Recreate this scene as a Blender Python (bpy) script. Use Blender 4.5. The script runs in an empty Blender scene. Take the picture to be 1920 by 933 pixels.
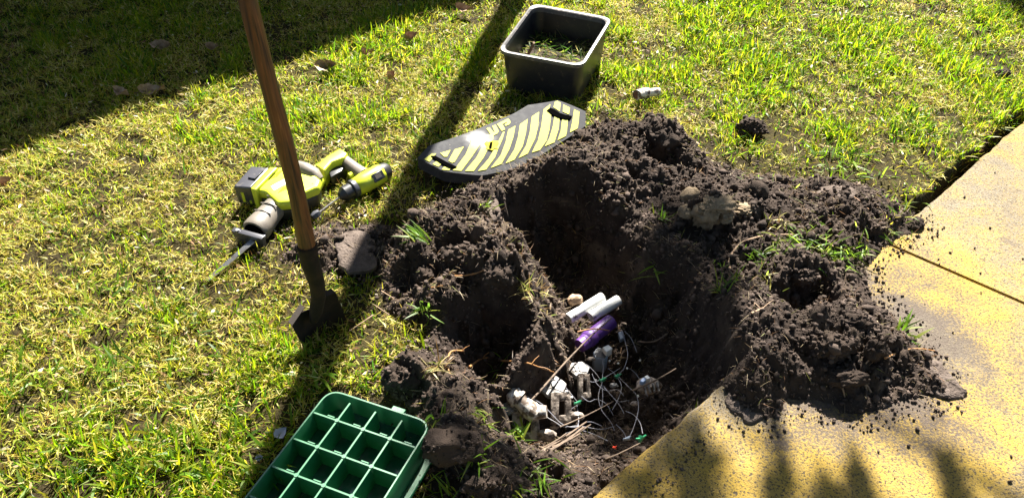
import bpy, bmesh, math, random
import numpy as np
from mathutils import Vector, Matrix, noise as mnoise

random.seed(7); rng = np.random.default_rng(7)
SC = bpy.context.scene
COL = SC.collection

# ------------------------------------------------------------------ camera, sky, sun, exposure
CAM_H, PITCH, FPX = 1.6, math.radians(43), 1461.0
cam_d = bpy.data.cameras.new('camera'); cam = bpy.data.objects.new('camera', cam_d); COL.objects.link(cam)
cam.location = (0, 0, CAM_H); cam.rotation_euler = (math.pi / 2 - PITCH, 0, 0)
cam_d.sensor_width = 36; cam_d.lens = FPX / 1920 * 36; cam_d.clip_start = 0.02; cam_d.clip_end = 3000
SC.camera = cam
SUN_E = math.radians(43); SAZ = np.array([0.225, 0.974]); SAZ = SAZ / np.hypot(*SAZ)
w = bpy.data.worlds.new('World'); SC.world = w; w.use_nodes = True
nt = w.node_tree; sky = nt.nodes.new('ShaderNodeTexSky'); sky.sky_type = 'NISHITA'; sky.sun_disc = False
sky.sun_elevation = SUN_E; sky.sun_rotation = math.atan2(SAZ[0], SAZ[1])
bg = nt.nodes['Background']; nt.links.new(sky.outputs[0], bg.inputs[0]); bg.inputs[1].default_value = 0.05
sl = bpy.data.lights.new('sun', 'SUN'); sl.energy = 5.0; sl.angle = math.radians(0.53); sl.color = (1, 0.95, 0.86)
sun = bpy.data.objects.new('sun', sl); COL.objects.link(sun)
sdir = Vector((SAZ[0] * math.cos(SUN_E), SAZ[1] * math.cos(SUN_E), math.sin(SUN_E)))
sun.rotation_euler = sdir.to_track_quat('Z', 'Y').to_euler(); sun.location = (1, 4, 6)
SC.view_settings.view_transform = 'Standard'; SC.view_settings.look = 'None'
SC.view_settings.exposure = 2.4; SC.view_settings.gamma = 1; SC.view_settings.use_curve_mapping = False

# ------------------------------------------------------------------ measuring: where a sight line meets a level
def P(x, y, z=0.0):
    u = (x - 960) / FPX; v = (y - 466.5) / FPX
    t = (CAM_H - z) / (math.sin(PITCH) + v * math.cos(PITCH))
    return Vector((u * t, t * (math.cos(PITCH) - v * math.sin(PITCH)), z))
def PL(pts, z): return [P(x, y, z) for x, y in pts]

# ------------------------------------------------------------------ numpy noise
def _h(ix, iy, s):
    n = (ix.astype(np.int64) * 374761393 + iy.astype(np.int64) * 668265263 + s * 1442695041) & 0xffffffff
    n = ((n ^ (n >> 13)) * 1274126177) & 0xffffffff
    n = ((n ^ (n >> 16)) * 2246822519) & 0xffffffff
    return ((n ^ (n >> 15)) & 0xffffff) / float(0xffffff)
def vn(x, y, sc, s=0):
    x = x / sc; y = y / sc; ix = np.floor(x); iy = np.floor(y); fx = x - ix; fy = y - iy
    fx = fx * fx * (3 - 2 * fx); fy = fy * fy * (3 - 2 * fy)
    a = _h(ix, iy, s); b = _h(ix + 1, iy, s); c = _h(ix, iy + 1, s); d = _h(ix + 1, iy + 1, s)
    return (a + (b - a) * fx) * (1 - fy) + (c + (d - c) * fx) * fy
def fbm(x, y, sc, s=0, o=4, g=.5):
    r = 0; a = 1; t = 0
    for i in range(o):
        r = r + a * vn(x + i * 7.1, y - i * 3.7, sc, s + i); t += a; a *= g; sc *= .5
    return r / t * 2 - 1
def lumps(x, y, sc, s=0, fill=.8):
    """rounded clods of size sc, 0..1"""
    gx = np.floor(x / sc); gy = np.floor(y / sc); out = np.zeros_like(x)
    for dx in (-1, 0, 1):
        for dy in (-1, 0, 1):
            cx = gx + dx; cy = gy + dy
            px = (cx + _h(cx, cy, s)) * sc; py = (cy + _h(cx, cy, s + 11)) * sc
            rr = sc * (.25 + .5 * _h(cx, cy, s + 23)) * (_h(cx, cy, s + 31) < fill)
            d2 = (x - px) ** 2 + (y - py) ** 2
            out = np.maximum(out, np.sqrt(np.maximum(rr * rr - d2, 0)) / sc)
    return out
def sdpoly(x, y, poly):
    """signed distance, positive inside"""
    d = np.full(x.shape, 1e9); ins = np.zeros(x.shape, bool); n = len(poly)
    for i in range(n):
        ax, ay = poly[i][0], poly[i][1]; bx, by = poly[(i + 1) % n][0], poly[(i + 1) % n][1]
        ex, ey = bx - ax, by - ay; wx, wy = x - ax, y - ay
        t = np.clip((wx * ex + wy * ey) / (ex * ex + ey * ey + 1e-12), 0, 1)
        d = np.minimum(d, np.hypot(wx - ex * t, wy - ey * t))
        c = ((ay > y) != (by > y)) & (x < (bx - ax) * (y - ay) / ((by - ay) if abs(by - ay) > 1e-12 else 1e-12) + ax)
        ins ^= c
    return np.where(ins, d, -d)
def ss(a, b, x):
    t = np.clip((x - a) / (b - a), 0, 1); return t * t * (3 - 2 * t)

# ------------------------------------------------------------------ materials
def mat(name, col, rough=.6, metal=0, spec=.5, bump=None, var=None, dirt=None, coat=0, trans=None):
    """col base colour; bump=(scale, strength, distance); var=(scale, colour2, contrast lo, hi); dirt=(scale, colour, lo, hi)"""
    m = bpy.data.materials.new(name); m.use_nodes = True; n = m.node_tree.nodes; L = m.node_tree.links
    b = n['Principled BSDF']; b.inputs['Roughness'].default_value = rough; b.inputs['Metallic'].default_value = metal
    b.inputs['Specular IOR Level'].default_value = spec; b.inputs['Coat Weight'].default_value = coat
    tc = n.new('ShaderNodeTexCoord'); src = None
    rgb = n.new('ShaderNodeRGB'); rgb.outputs[0].default_value = (*col, 1); src = rgb.outputs[0]
    for spec_ in (var, dirt):
        if not spec_: continue
        tx = n.new('ShaderNodeTexNoise'); tx.inputs['Scale'].default_value = spec_[0]; tx.inputs['Detail'].default_value = 6
        tx.inputs['Roughness'].default_value = .62
        L.new(tc.outputs['Object'], tx.inputs['Vector'])
        mr = n.new('ShaderNodeMapRange'); mr.inputs['From Min'].default_value = spec_[2]; mr.inputs['From Max'].default_value = spec_[3]
        L.new(tx.outputs['Fac'], mr.inputs['Value'])
        mx = n.new('ShaderNodeMix'); mx.data_type = 'RGBA'; mx.inputs['B'].default_value = (*spec_[1], 1)
        L.new(mr.outputs[0], mx.inputs['Factor']); L.new(src, mx.inputs['A']); src = mx.outputs['Result']
    L.new(src, b.inputs['Base Color'])
    if bump:
        t2 = n.new('ShaderNodeTexNoise'); t2.inputs['Scale'].default_value = bump[0]; t2.inputs['Detail'].default_value = 5
        L.new(tc.outputs['Object'], t2.inputs['Vector'])
        bp = n.new('ShaderNodeBump'); bp.inputs['Strength'].default_value = bump[1]; bp.inputs['Distance'].default_value = bump[2]
        L.new(t2.outputs['Fac'], bp.inputs['Height']); L.new(bp.outputs[0], b.inputs['Normal'])
    return m

def attr_leaf_mat(name, rough=.45, spec=.5, transl=.45, gain=1.6):
    m = bpy.data.materials.new(name); m.use_nodes = True; n = m.node_tree.nodes; L = m.node_tree.links
    b = n['Principled BSDF']; b.inputs['Roughness'].default_value = rough; b.inputs['Specular IOR Level'].default_value = spec
    a = n.new('ShaderNodeAttribute'); a.attribute_name = 'tint'; L.new(a.outputs['Color'], b.inputs['Base Color'])
    tr = n.new('ShaderNodeBsdfTranslucent')
    mu = n.new('ShaderNodeVectorMath'); mu.operation = 'SCALE'; mu.inputs['Scale'].default_value = gain
    L.new(a.outputs['Color'], mu.inputs[0]); L.new(mu.outputs[0], tr.inputs['Color'])
    mx = n.new('ShaderNodeMixShader'); mx.inputs[0].default_value = transl
    L.new(b.outputs[0], mx.inputs[1]); L.new(tr.outputs[0], mx.inputs[2])
    L.new(mx.outputs[0], n['Material Output'].inputs['Surface'])
    return m

M = {}
M['blade'] = attr_leaf_mat('grass_blade', .45, .35, .55, 2.3)
M['straw'] = attr_leaf_mat('dry_straw', .55, .35, .38, 1.7)
M['leaf'] = attr_leaf_mat('tree_leaf', .45, .4, .3, 1.4)
M['dead_leaf'] = mat('dead_leaf', (.22, .13, .07), .6, var=(60, (.36, .26, .17), .4, .65), bump=(90, .5, .002))
M['thatch'] = mat('lawn_earth', (.026, .020, .009), .95, var=(35, (.055, .046, .014), .45, .7), bump=(140, 1, .01), spec=.1)
M['soil'] = mat('dug_soil', (.054, .039, .030), .93, var=(16, (.025, .018, .015), .42, .62), dirt=(6, (.13, .098, .073), .58, .72), bump=(420, .9, .004), spec=.15)
M['crumb'] = mat('soil_crumb', (.098, .073, .060), .93, var=(9, (.028, .021, .017), .42, .66), bump=(500, .8, .003), spec=.15)
M['tan_soil'] = mat('sandy_soil', (.27, .205, .135), .95, var=(40, (.15, .11, .07), .42, .66), bump=(300, .8, .004), spec=.15)
M['grey_soil'] = mat('pressed_soil', (.12, .095, .080), .95, var=(30, (.07, .054, .045), .42, .66), bump=(170, 1, .006), spec=.1)
M['wood'] = None
M['steel_dark'] = mat('rusty_shovel_steel', (.014, .009, .006), .75, .1, .3, var=(25, (.04, .022, .012), .45, .7), bump=(120, .3, .002))
M['lime'] = mat('lime_plastic', (.50, .56, .03), .38, var=(55, (.40, .44, .05), .5, .8), dirt=(28, (.22, .19, .09), .64, .82))
M['grip'] = mat('dusty_grey_rubber', (.145, .125, .10), .55, var=(60, (.12, .10, .085), .45, .7), bump=(500, .5, .001))
M['black'] = mat('black_plastic', (.018, .018, .019), .42, dirt=(30, (.12, .10, .08), .6, .85))
M['battery'] = mat('battery_grey_plastic', (.045, .045, .055), .30, 0, .7, dirt=(35, (.2, .18, .15), .6, .85))
M['dark_gap'] = mat('dark_slot', (.002, .002, .002), 1, 0, 0)
M['chrome'] = mat('worn_steel', (.55, .55, .56), .32, 1, var=(60, (.33, .26, .2), .5, .75), bump=(200, .2, .001))
M['chuck'] = mat('chuck_grey', (.06, .06, .07), .35, .3, dirt=(60, (.15, .13, .11), .6, .85))
M['white'] = mat('white_print', (.75, .75, .72), .5)
M['board'] = mat('board_charcoal', (.030, .030, .034), .40, var=(45, (.048, .048, .05), .42, .65), dirt=(110, (.20, .18, .15), .64, .75), bump=(260, .25, .001))
M['board_yellow'] = mat('board_yellow_print', (.47, .47, .10), .38, var=(35, (.37, .37, .09), .38, .66), dirt=(75, (.24, .215, .13), .60, .70))
M['unglared_yellow'] = mat('unglared_yellow_print', (.46, .40, .03), .8, 0, .1, var=(60, (.40, .36, .05), .4, .6), dirt=(110, (.25, .2, .08), .6, .7))  # clearer yellow, painted for the spot that the glare leaves free
M['bin'] = mat('black_bin_plastic', (.014, .014, .018), .36, var=(18, (.03, .028, .026), .45, .7), dirt=(55, (.085, .062, .045), .60, .70), bump=(70, .15, .002))
M['bin_rim_glint'] = mat('bin_rim_glint_plastic', (.075, .072, .072), .36, dirt=(60, (.25, .2, .17), .55, .7), bump=(80, .2, .002))  # lighter than the tub, the rim's white sun glint put into its colour
M['pvc'] = mat('white_pvc', (.72, .72, .70), .4, dirt=(40, (.12, .09, .065), .60, .68), var=(120, (.6, .59, .56), .5, .7))
M['pvc_dirty'] = mat('dirty_pvc', (.52, .48, .43), .5, dirt=(48, (.10, .07, .05), .47, .57))
M['purple'] = mat('purple_pipe', (.115, .04, .23), .45, var=(60, (.08, .028, .17), .45, .7), dirt=(50, (.10, .075, .055), .6, .7))
M['stone'] = mat('tan_stone', (.38, .26, .16), .85, var=(90, (.22, .14, .085), .45, .7), bump=(160, .8, .004))
M['wire'] = mat('grey_wire', (.19, .19, .22), .45, dirt=(60, (.10, .08, .06), .5, .7))
M['wire_green'] = mat('green_connector', (.02, .20, .09), .4)
M['red'] = mat('red_connector', (.60, .05, .02), .45)
M['valve_grey'] = mat('muddy_grey_plastic', (.30, .29, .28), .55, dirt=(60, (.07, .053, .04), .46, .58), bump=(200, .4, .002))
M['valve_tan'] = mat('muddy_tan_plastic', (.31, .255, .21), .6, dirt=(55, (.075, .055, .042), .46, .57), bump=(150, .6, .003))
M['valve_blue'] = mat('grey_blue_plastic', (.20, .24, .30), .45, dirt=(50, (.09, .068, .05), .56, .68))
M['lid'] = mat('green_lid_plastic', (.007, .115, .040), .42, 0, 1.0, var=(35, (.005, .09, .030), .45, .7), dirt=(60, (.09, .11, .07), .64, .80), bump=(120, .15, .001))
M['lid_floor'] = mat('green_lid_damp_floor', (.008, .06, .038), .14, dirt=(30, (.045, .06, .055), .45, .7), bump=(60, .25, .002))
M['twig'] = mat('twig_bark', (.15, .105, .072), .85, var=(50, (.06, .042, .03), .45, .65), bump=(200, .6, .002))
M['root'] = mat('pale_root', (.30, .20, .12), .75, var=(70, (.17, .10, .06), .45, .65), bump=(200, .5, .002))
M['root_orange'] = mat('orange_root', (.36, .17, .05), .65, var=(70, (.22, .10, .04), .45, .65))
M['paper'] = mat('pale_scrap', (.50, .48, .55), .8)
M['bark'] = mat('tree_bark', (.16, .12, .09), .9, var=(18, (.09, .065, .05), .4, .65), bump=(40, .9, .01))
M['house_wall'] = mat('cream_render', (.55, .50, .42), .85, bump=(60, .2, .004))
M['roof'] = mat('grey_shingle', (.12, .11, .10), .9, var=(12, (.08, .075, .07), .4, .6))
M['trim'] = mat('white_trim', (.75, .74, .71), .5)
M['glass'] = mat('window_glass', (.03, .04, .05), .05)

def wood_mat():
    m = bpy.data.materials.new('worn_wood_handle'); m.use_nodes = True; n = m.node_tree.nodes; L = m.node_tree.links
    b = n['Principled BSDF']; b.inputs['Roughness'].default_value = .5
    tc = n.new('ShaderNodeTexCoord'); mp = n.new('ShaderNodeMapping'); mp.inputs['Scale'].default_value = (70, 70, 4)
    L.new(tc.outputs['Object'], mp.inputs[0])
    t = n.new('ShaderNodeTexNoise'); t.inputs['Scale'].default_value = 1.6; t.inputs['Detail'].default_value = 7; t.inputs['Distortion'].default_value = .6
    L.new(mp.outputs[0], t.inputs['Vector'])
    r = n.new('ShaderNodeValToRGB'); e = r.color_ramp.elements
    e[0].position = .33; e[0].color = (.018, .007, .003, 1); e[1].position = .70; e[1].color = (.24, .10, .028, 1)
    k = e.new(.46); k.color = (.10, .040, .011, 1); k = e.new(.56); k.color = (.15, .055, .014, 1)
    L.new(t.outputs['Fac'], r.inputs[0])
    t2 = n.new('ShaderNodeTexNoise'); t2.inputs['Scale'].default_value = 9; t2.inputs['Detail'].default_value = 5
    L.new(tc.outputs['Object'], t2.inputs['Vector'])
    mr = n.new('ShaderNodeMapRange'); mr.inputs['From Min'].default_value = .55; mr.inputs['From Max'].default_value = .75
    L.new(t2.outputs['Fac'], mr.inputs['Value'])
    mx = n.new('ShaderNodeMix'); mx.data_type = 'RGBA'; mx.inputs['B'].default_value = (.05, .025, .012, 1)
    L.new(mr.outputs[0], mx.inputs['Factor']); L.new(r.outputs[0], mx.inputs['A']); L.new(mx.outputs['Result'], b.inputs['Base Color'])
    bp = n.new('ShaderNodeBump'); bp.inputs['Strength'].default_value = .5; bp.inputs['Distance'].default_value = .002
    L.new(t.outputs['Fac'], bp.inputs['Height']); L.new(bp.outputs[0], b.inputs['Normal'])
    return m
M['wood'] = wood_mat()

def drive_mat():
    """yellow paint worn off grey concrete, speckled"""
    m = bpy.data.materials.new('worn_yellow_concrete'); m.use_nodes = True; n = m.node_tree.nodes; L = m.node_tree.links
    b = n['Principled BSDF']; b.inputs['Roughness'].default_value = .8; b.inputs['Specular IOR Level'].default_value = .3
    tc = n.new('ShaderNodeTexCoord')
    def noise(scale, det=6, rough=.6):
        t = n.new('ShaderNodeTexNoise'); t.inputs['Scale'].default_value = scale; t.inputs['Detail'].default_value = det
        t.inputs['Roughness'].default_value = rough; L.new(tc.outputs['Object'], t.inputs['Vector']); return t.outputs['Fac']
    def rng_(f, a, bb):
        r = n.new('ShaderNodeMapRange'); r.inputs['From Min'].default_value = a; r.inputs['From Max'].default_value = bb
        L.new(f, r.inputs['Value']); return r.outputs[0]
    def mix(f, a, c):
        x = n.new('ShaderNodeMix'); x.data_type = 'RGBA'; L.new(f, x.inputs['Factor'])
        for s, v in (('A', a), ('B', c)):
            if isinstance(v, tuple): x.inputs[s].default_value = (*v, 1)
            else: L.new(v, x.inputs[s])
        return x.outputs['Result']
    def add(f, k, g):
        x = n.new('ShaderNodeMath'); x.operation = 'MULTIPLY_ADD'; L.new(f, x.inputs[0]); x.inputs[1].default_value = k; L.new(g, x.inputs[2]); return x.outputs[0]
    vo = n.new('ShaderNodeTexVoronoi'); vo.inputs['Scale'].default_value = 290; L.new(tc.outputs['Object'], vo.inputs['Vector']); sp_ = n.new('ShaderNodeSeparateColor'); L.new(vo.outputs['Color'], sp_.inputs[0]); gran = sp_.outputs[0]
    big = noise(1.5, 3); mid = noise(11, 7); fine = noise(150, 4, .75); vfine = noise(230, 2)
    yel = mix(rng_(mid, .35, .65), (.33, .22, .034), (.29, .20, .055))
    con = mix(rng_(fine, .4, .6), (.115, .096, .072), (.205, .175, .125))
    f = add(big, 1.1, add(mid, .6, fine))
    for (px, py), r_, k_ in (((1860, 340), .45, .22), ((1690, 620), .25, .30), ((1400, 740), .22, .16), ((1800, 560), .2, -.25), ((1700, 860), .35, -.22), ((1640, 490), .18, -.3), ((1740, 620), .22, .22), ((1830, 720), .2, .14), ((1560, 800), .12, .12), ((1330, 880), .3, -.16)):   # where wheels have worn the paint, where it has stayed
        dn = n.new('ShaderNodeVectorMath'); dn.operation = 'DISTANCE'; dn.inputs[1].default_value = P(px, py) - Vector((1.2, 1.0, 0)); L.new(tc.outputs['Object'], dn.inputs[0])
        mr = n.new('ShaderNodeMapRange'); mr.interpolation_type = 'SMOOTHSTEP'; mr.inputs['From Min'].default_value = r_; mr.inputs['From Max'].default_value = 0; L.new(dn.outputs['Value'], mr.inputs['Value'])
        f = add(mr.outputs[0], k_, f)
    col = mix(rng_(f, 1.26, 1.56), yel, con)
    col = mix(rng_(add(gran, .42, add(vfine, .35, fine)), .98, 1.06), col, (.070, .052, .033))       # dark pits of the rough surface
    stain = noise(4.2, 6, .7)
    col = mix(rng_(stain, .60, .70), col, (.095, .073, .056))      # trodden soil
    dn = n.new('ShaderNodeVectorMath'); dn.operation = 'DISTANCE'; dn.inputs[1].default_value = P(1590, 630) - Vector((1.2, 1.0, 0)); L.new(tc.outputs['Object'], dn.inputs[0])
    gr = add(dn.outputs['Value'], -1.0, add(mid, .5, add(stain, .75, fine)))         # soil trodden and dusted on round the spill
    col = mix(rng_(gr, .69, .92), col, (.085, .065, .050))
    dull = n.new('ShaderNodeMix'); dull.data_type = 'RGBA'; dull.blend_type = 'MULTIPLY'; L.new(rng_(noise(2.6, 8, .75), .42, .72), dull.inputs['Factor']); L.new(col, dull.inputs['A']); dull.inputs['B'].default_value = (.80, .76, .70, 1); col = dull.outputs['Result']
    L.new(col, b.inputs['Base Color'])
    bp = n.new('ShaderNodeBump'); bp.inputs['Strength'].default_value = .7; bp.inputs['Distance'].default_value = .006
    L.new(add(vfine, .6, fine), bp.inputs['Height']); bp.invert = True; L.new(bp.outputs[0], b.inputs['Normal'])
    return m
M['drive'] = drive_mat()

# ------------------------------------------------------------------ object helpers
def tag(o, label, cat, group=None, kind=None):
    o['label'] = label; o['category'] = cat
    if group: o['group'] = group
    if kind: o['kind'] = kind
    return o
def thing(name, label, cat, loc, group=None, kind=None):
    o = bpy.data.objects.new(name, None); COL.objects.link(o); o.location = loc; o.empty_display_size = .05
    return tag(o, label, cat, group, kind)
def link_mesh(name, me, m, parent=None, org=None):
    o = bpy.data.objects.new(name, me); COL.objects.link(o)
    if m is not None: me.materials.append(m)
    if parent is not None: o.parent = parent
    return o
def root_org(parent):
    o = Vector((0, 0, 0)); p = parent
    while p is not None: o = o + p.location; p = p.parent
    return o
class B:
    """collects shapes in world coordinates; ob() links them as one mesh object"""
    def __init__(s): s.bm = bmesh.new()
    def prism(s, top, bot, bevel=0, seg=2):
        bm = bmesh.new(); n = len(top)
        if not hasattr(bot, '__len__'): bot = [Vector((p[0], p[1], bot)) for p in top]
        a = [bm.verts.new(p) for p in top]; b = [bm.verts.new(p) for p in bot]
        bm.faces.new(a); bm.faces.new(b[::-1])
        for i in range(n): bm.faces.new((a[i], b[i], b[(i + 1) % n], a[(i + 1) % n]))
        bmesh.ops.recalc_face_normals(bm, faces=bm.faces)
        if bevel: bmesh.ops.bevel(bm, geom=list(bm.edges), offset=bevel, segments=seg, affect='EDGES', profile=.6, clamp_overlap=True)
        s.merge(bm); return s
    def merge(s, bm):
        me = bpy.data.meshes.new('tmp'); bm.to_mesh(me); s.bm.from_mesh(me); bpy.data.meshes.remove(me); bm.free()
    def face(s, pts):
        s.bm.faces.new([s.bm.verts.new(p) for p in pts]); return s
    def tube(s, pts, radii, seg=8, cap=True, flat=1.0, hollow=0):
        pts = [Vector(p) for p in pts]; n = len(pts)
        if not hasattr(radii, '__len__'): radii = [radii] * n
        up = Vector((0, 0, 1)); rings = []
        for i, p in enumerate(pts):
            d = (pts[min(i + 1, n - 1)] - pts[max(i - 1, 0)]).normalized()
            if i == 0:
                a = d.cross(up)
                if a.length < .05: a = d.cross(Vector((1, 0, 0)))
            else: a = a - d * a.dot(d)          # carried along, so the tube never twists
            a.normalize(); b = a.cross(d)
            rings.append([s.bm.verts.new(p + radii[i] * (math.cos(t) * a + flat * math.sin(t) * b)) for t in [2 * math.pi * k / seg for k in range(seg)]])
        for i in range(n - 1):
            for k in range(seg):
                s.bm.faces.new((rings[i][k], rings[i][(k + 1) % seg], rings[i + 1][(k + 1) % seg], rings[i + 1][k]))
        if cap:
            s.bm.faces.new(rings[0][::-1]); s.bm.faces.new(rings[-1])
        return s
    def rock(s, c, r, sub=2, amp=.35, fr=1.0, seed=0, sq=(1, 1, 1), rough=0):
        bm = bmesh.new(); bmesh.ops.create_icosphere(bm, subdivisions=sub, radius=1)
        for v in bm.verts:
            p = v.co.copy(); k = 1 + amp * (mnoise.noise(p * fr + Vector((seed * 3.1, seed * 1.7, seed))) + .5 * mnoise.noise(p * fr * 2.7 + Vector((seed, 0, 9))))
            k += amp * .35 * mnoise.noise(p * fr * 7 + Vector((seed, 5, 9)))
            if rough: k += rough * (abs(mnoise.noise(p * fr * 5 + Vector((seed, 1, 2)))) + .7 * abs(mnoise.noise(p * fr * 11 + Vector((4, seed, 2)))) + .45 * mnoise.noise(p * fr * 21 + Vector((2, 4, seed))) - .35)
            v.co = Vector((p.x * k * r * sq[0], p.y * k * r * sq[1], p.z * k * r * sq[2])) + Vector(c)
        s.merge(bm); return s
    def ob(s, name, m, parent=None, smooth=True, angle=40):
        org = root_org(parent); bmesh.ops.recalc_face_normals(s.bm, faces=s.bm.faces)
        for v in s.bm.verts: v.co -= org
        me = bpy.data.meshes.new(name); s.bm.to_mesh(me); s.bm.free()
        if smooth:
            for p in me.polygons: p.use_smooth = True
            try: me.set_sharp_from_angle(angle=math.radians(angle))
            except Exception: pass
        return link_mesh(name, me, m, parent)
    def top(s, name, m, label, cat, group=None, smooth=True, kind=None, angle=40):
        """a top-level thing that is one mesh, its origin at its base"""
        cs = [v.co for v in s.bm.verts]; c = sum((Vector(v) for v in cs), Vector()) / len(cs); c.z = min(v.z for v in cs)
        for v in s.bm.verts: v.co -= c
        o = s.ob(name, m, None, smooth, angle); o.location = c
        return tag(o, label, cat, group, kind)

def np_mesh(name, co, tris, m, colors=None, smooth=False):
    me = bpy.data.meshes.new(name); nv = len(co); nf = len(tris); k = tris.shape[1]
    me.vertices.add(nv); me.vertices.foreach_set('co', np.ascontiguousarray(co, np.float32).ravel())
    me.loops.add(nf * k); me.loops.foreach_set('vertex_index', np.ascontiguousarray(tris, np.int32).ravel())
    me.polygons.add(nf); me.polygons.foreach_set('loop_start', np.arange(0, nf * k, k, dtype=np.int32))
    me.update(calc_edges=True)
    if smooth: me.polygons.foreach_set('use_smooth', np.ones(nf, bool))
    if colors is not None:
        at = me.attributes.new('tint', 'FLOAT_COLOR', 'POINT')
        c = np.ones((nv, 4), np.float32); c[:, :3] = colors; at.data.foreach_set('color', c.ravel())
    return link_mesh(name, me, m)
def grid_mesh(name, xs, ys, Z, m, keep=None, smooth=True):
    nx, ny = len(xs), len(ys); X, Y = np.meshgrid(xs, ys)
    co = np.stack([X, Y, Z], -1).reshape(-1, 3)
    i = np.arange(nx * ny).reshape(ny, nx)
    q = np.stack([i[:-1, :-1], i[:-1, 1:], i[1:, 1:], i[1:, :-1]], -1).reshape(-1, 4)
    if keep is not None:
        kf = (keep[:-1, :-1] & keep[:-1, 1:] & keep[1:, 1:] & keep[1:, :-1]).ravel(); q = q[kf]
        used = np.unique(q); mp = np.full(nx * ny, -1); mp[used] = np.arange(len(used)); co = co[used]; q = mp[q]
    return np_mesh(name, co, q, m, smooth=smooth)

# ------------------------------------------------------------------ the lie of the land
EA, EB = P(1920, 225), P(1110, 933)
EDIR = np.array([EA.x - EB.x, EA.y - EB.y]); EDIR /= np.hypot(*EDIR); ENOR = np.array([EDIR[1], -EDIR[0]])   # towards the driveway
def ddrive(x, y): return (x - EB.x) * ENOR[0] + (y - EB.y) * ENOR[1]
xy = lambda pts: [(P(a, b).x, P(a, b).y) for a, b in pts]
SOIL = xy([(1150, 232), (1245, 245), (1330, 300), (1400, 325), (1480, 338), (1590, 340), (1650, 362), (1705, 395), (1730, 430), (1660, 462), (1620, 505),
           (1640, 560), (1690, 600), (1745, 670), (1775, 735), (1690, 755), (1600, 775), (1480, 748), (1440, 790), (1390, 785), (1340, 735), (1290, 820), (1180, 960),
           (1100, 1010), (950, 1030), (800, 1000), (795, 860), (770, 780), (725, 735), (718, 700), (770, 660), (800, 625), (735, 590), (690, 525), (600, 520), (515, 500), (550, 445),
           (600, 420), (700, 422), (755, 425), (830, 378), (920, 340), (1035, 295), (1085, 255)])
PIT = xy([(935, 425), (965, 385), (1040, 362), (1110, 372), (1150, 415), (1190, 455), (1240, 490), (1300, 520), (1322, 570), (1345, 630), (1385, 700), (1340, 800),
          (1230, 930), (1150, 960), (1080, 930), (1010, 890), (940, 860), (885, 805), (915, 735), (975, 700), (1020, 655), (1025, 605), (1000, 550), (972, 480)])
HOLL = xy([(845, 610), (895, 572), (975, 590), (1005, 635), (960, 690), (930, 745), (885, 735), (850, 685)])
def gz(x, y):
    """level of the lawn's earth and of the bed under the slab"""
    z = .012 + .014 * fbm(x, y, .45, 3, 3) + .008 * fbm(x, y, .06, 8, 2)
    d = ddrive(x, y)
    wob = d + .018 * fbm(x, y, .09, 41, 3)
    return np.where(d > .03, -.16, z - .11 * ss(-.035, -.012, wob))
BUMPS = [  # px x, px y, radius across, radius along, height, turn
    (1150, 300, .26, .19, .056, .15), (1050, 342, .14, .09, .028, .5), (1255, 262, .09, .06, .055, 0), (1285, 300, .08, .07, .04, 0),
    (1350, 388, .13, .09, .035, -.2), (1315, 418, .07, .045, .050, 0), (1400, 400, .07, .05, .02, 0), (1560, 390, .16, .08, .012, -.1),
    (890, 425, .17, .10, .060, .35), (930, 395, .08, .06, .05, 0), (850, 475, .16, .07, .060, .1), (790, 520, .09, .06, .05, 0), (930, 520, .10, .06, .085, -.2),
    (830, 570, .10, .05, .05, .2), (960, 555, .07, .05, .07, 0), (745, 715, .06, .045, .055, 0), (800, 740, .10, .06, .03, 0), (860, 840, .09, .06, .07, 0), (945, 895, .09, .05, .04, 0),
    (1500, 520, .10, .05, .055, 0), (1440, 600, .12, .10, .06, 0), (1400, 650, .10, .10, .055, 0), (1600, 615, .12, .10, .045, -.4), (1555, 660, .12, .10, .022, 0), (1650, 680, .13, .09, .015, -.6),
    (1440, 705, .12, .06, .045, 0), (1585, 705, .08, .05, .022, 0), (1040, 655, .06, .08, .03, 0), (1540, 440, .18, .06, .012, 0)]
DIPS = [(1245, 318, .075, .06, .075), (1335, 462, .07, .06, .07), (1505, 585, .085, .065, .075), (870, 512, .07, .045, .05), (785, 550, .06, .04, .05), (1075, 300, .04, .03, .03), (870, 610, .06, .06, .04),
        (760, 770, .05, .04, .05), (1450, 440, .07, .04, .03), (1640, 455, .06, .03, .05), (730, 455, .03, .06, .03)]
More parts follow.
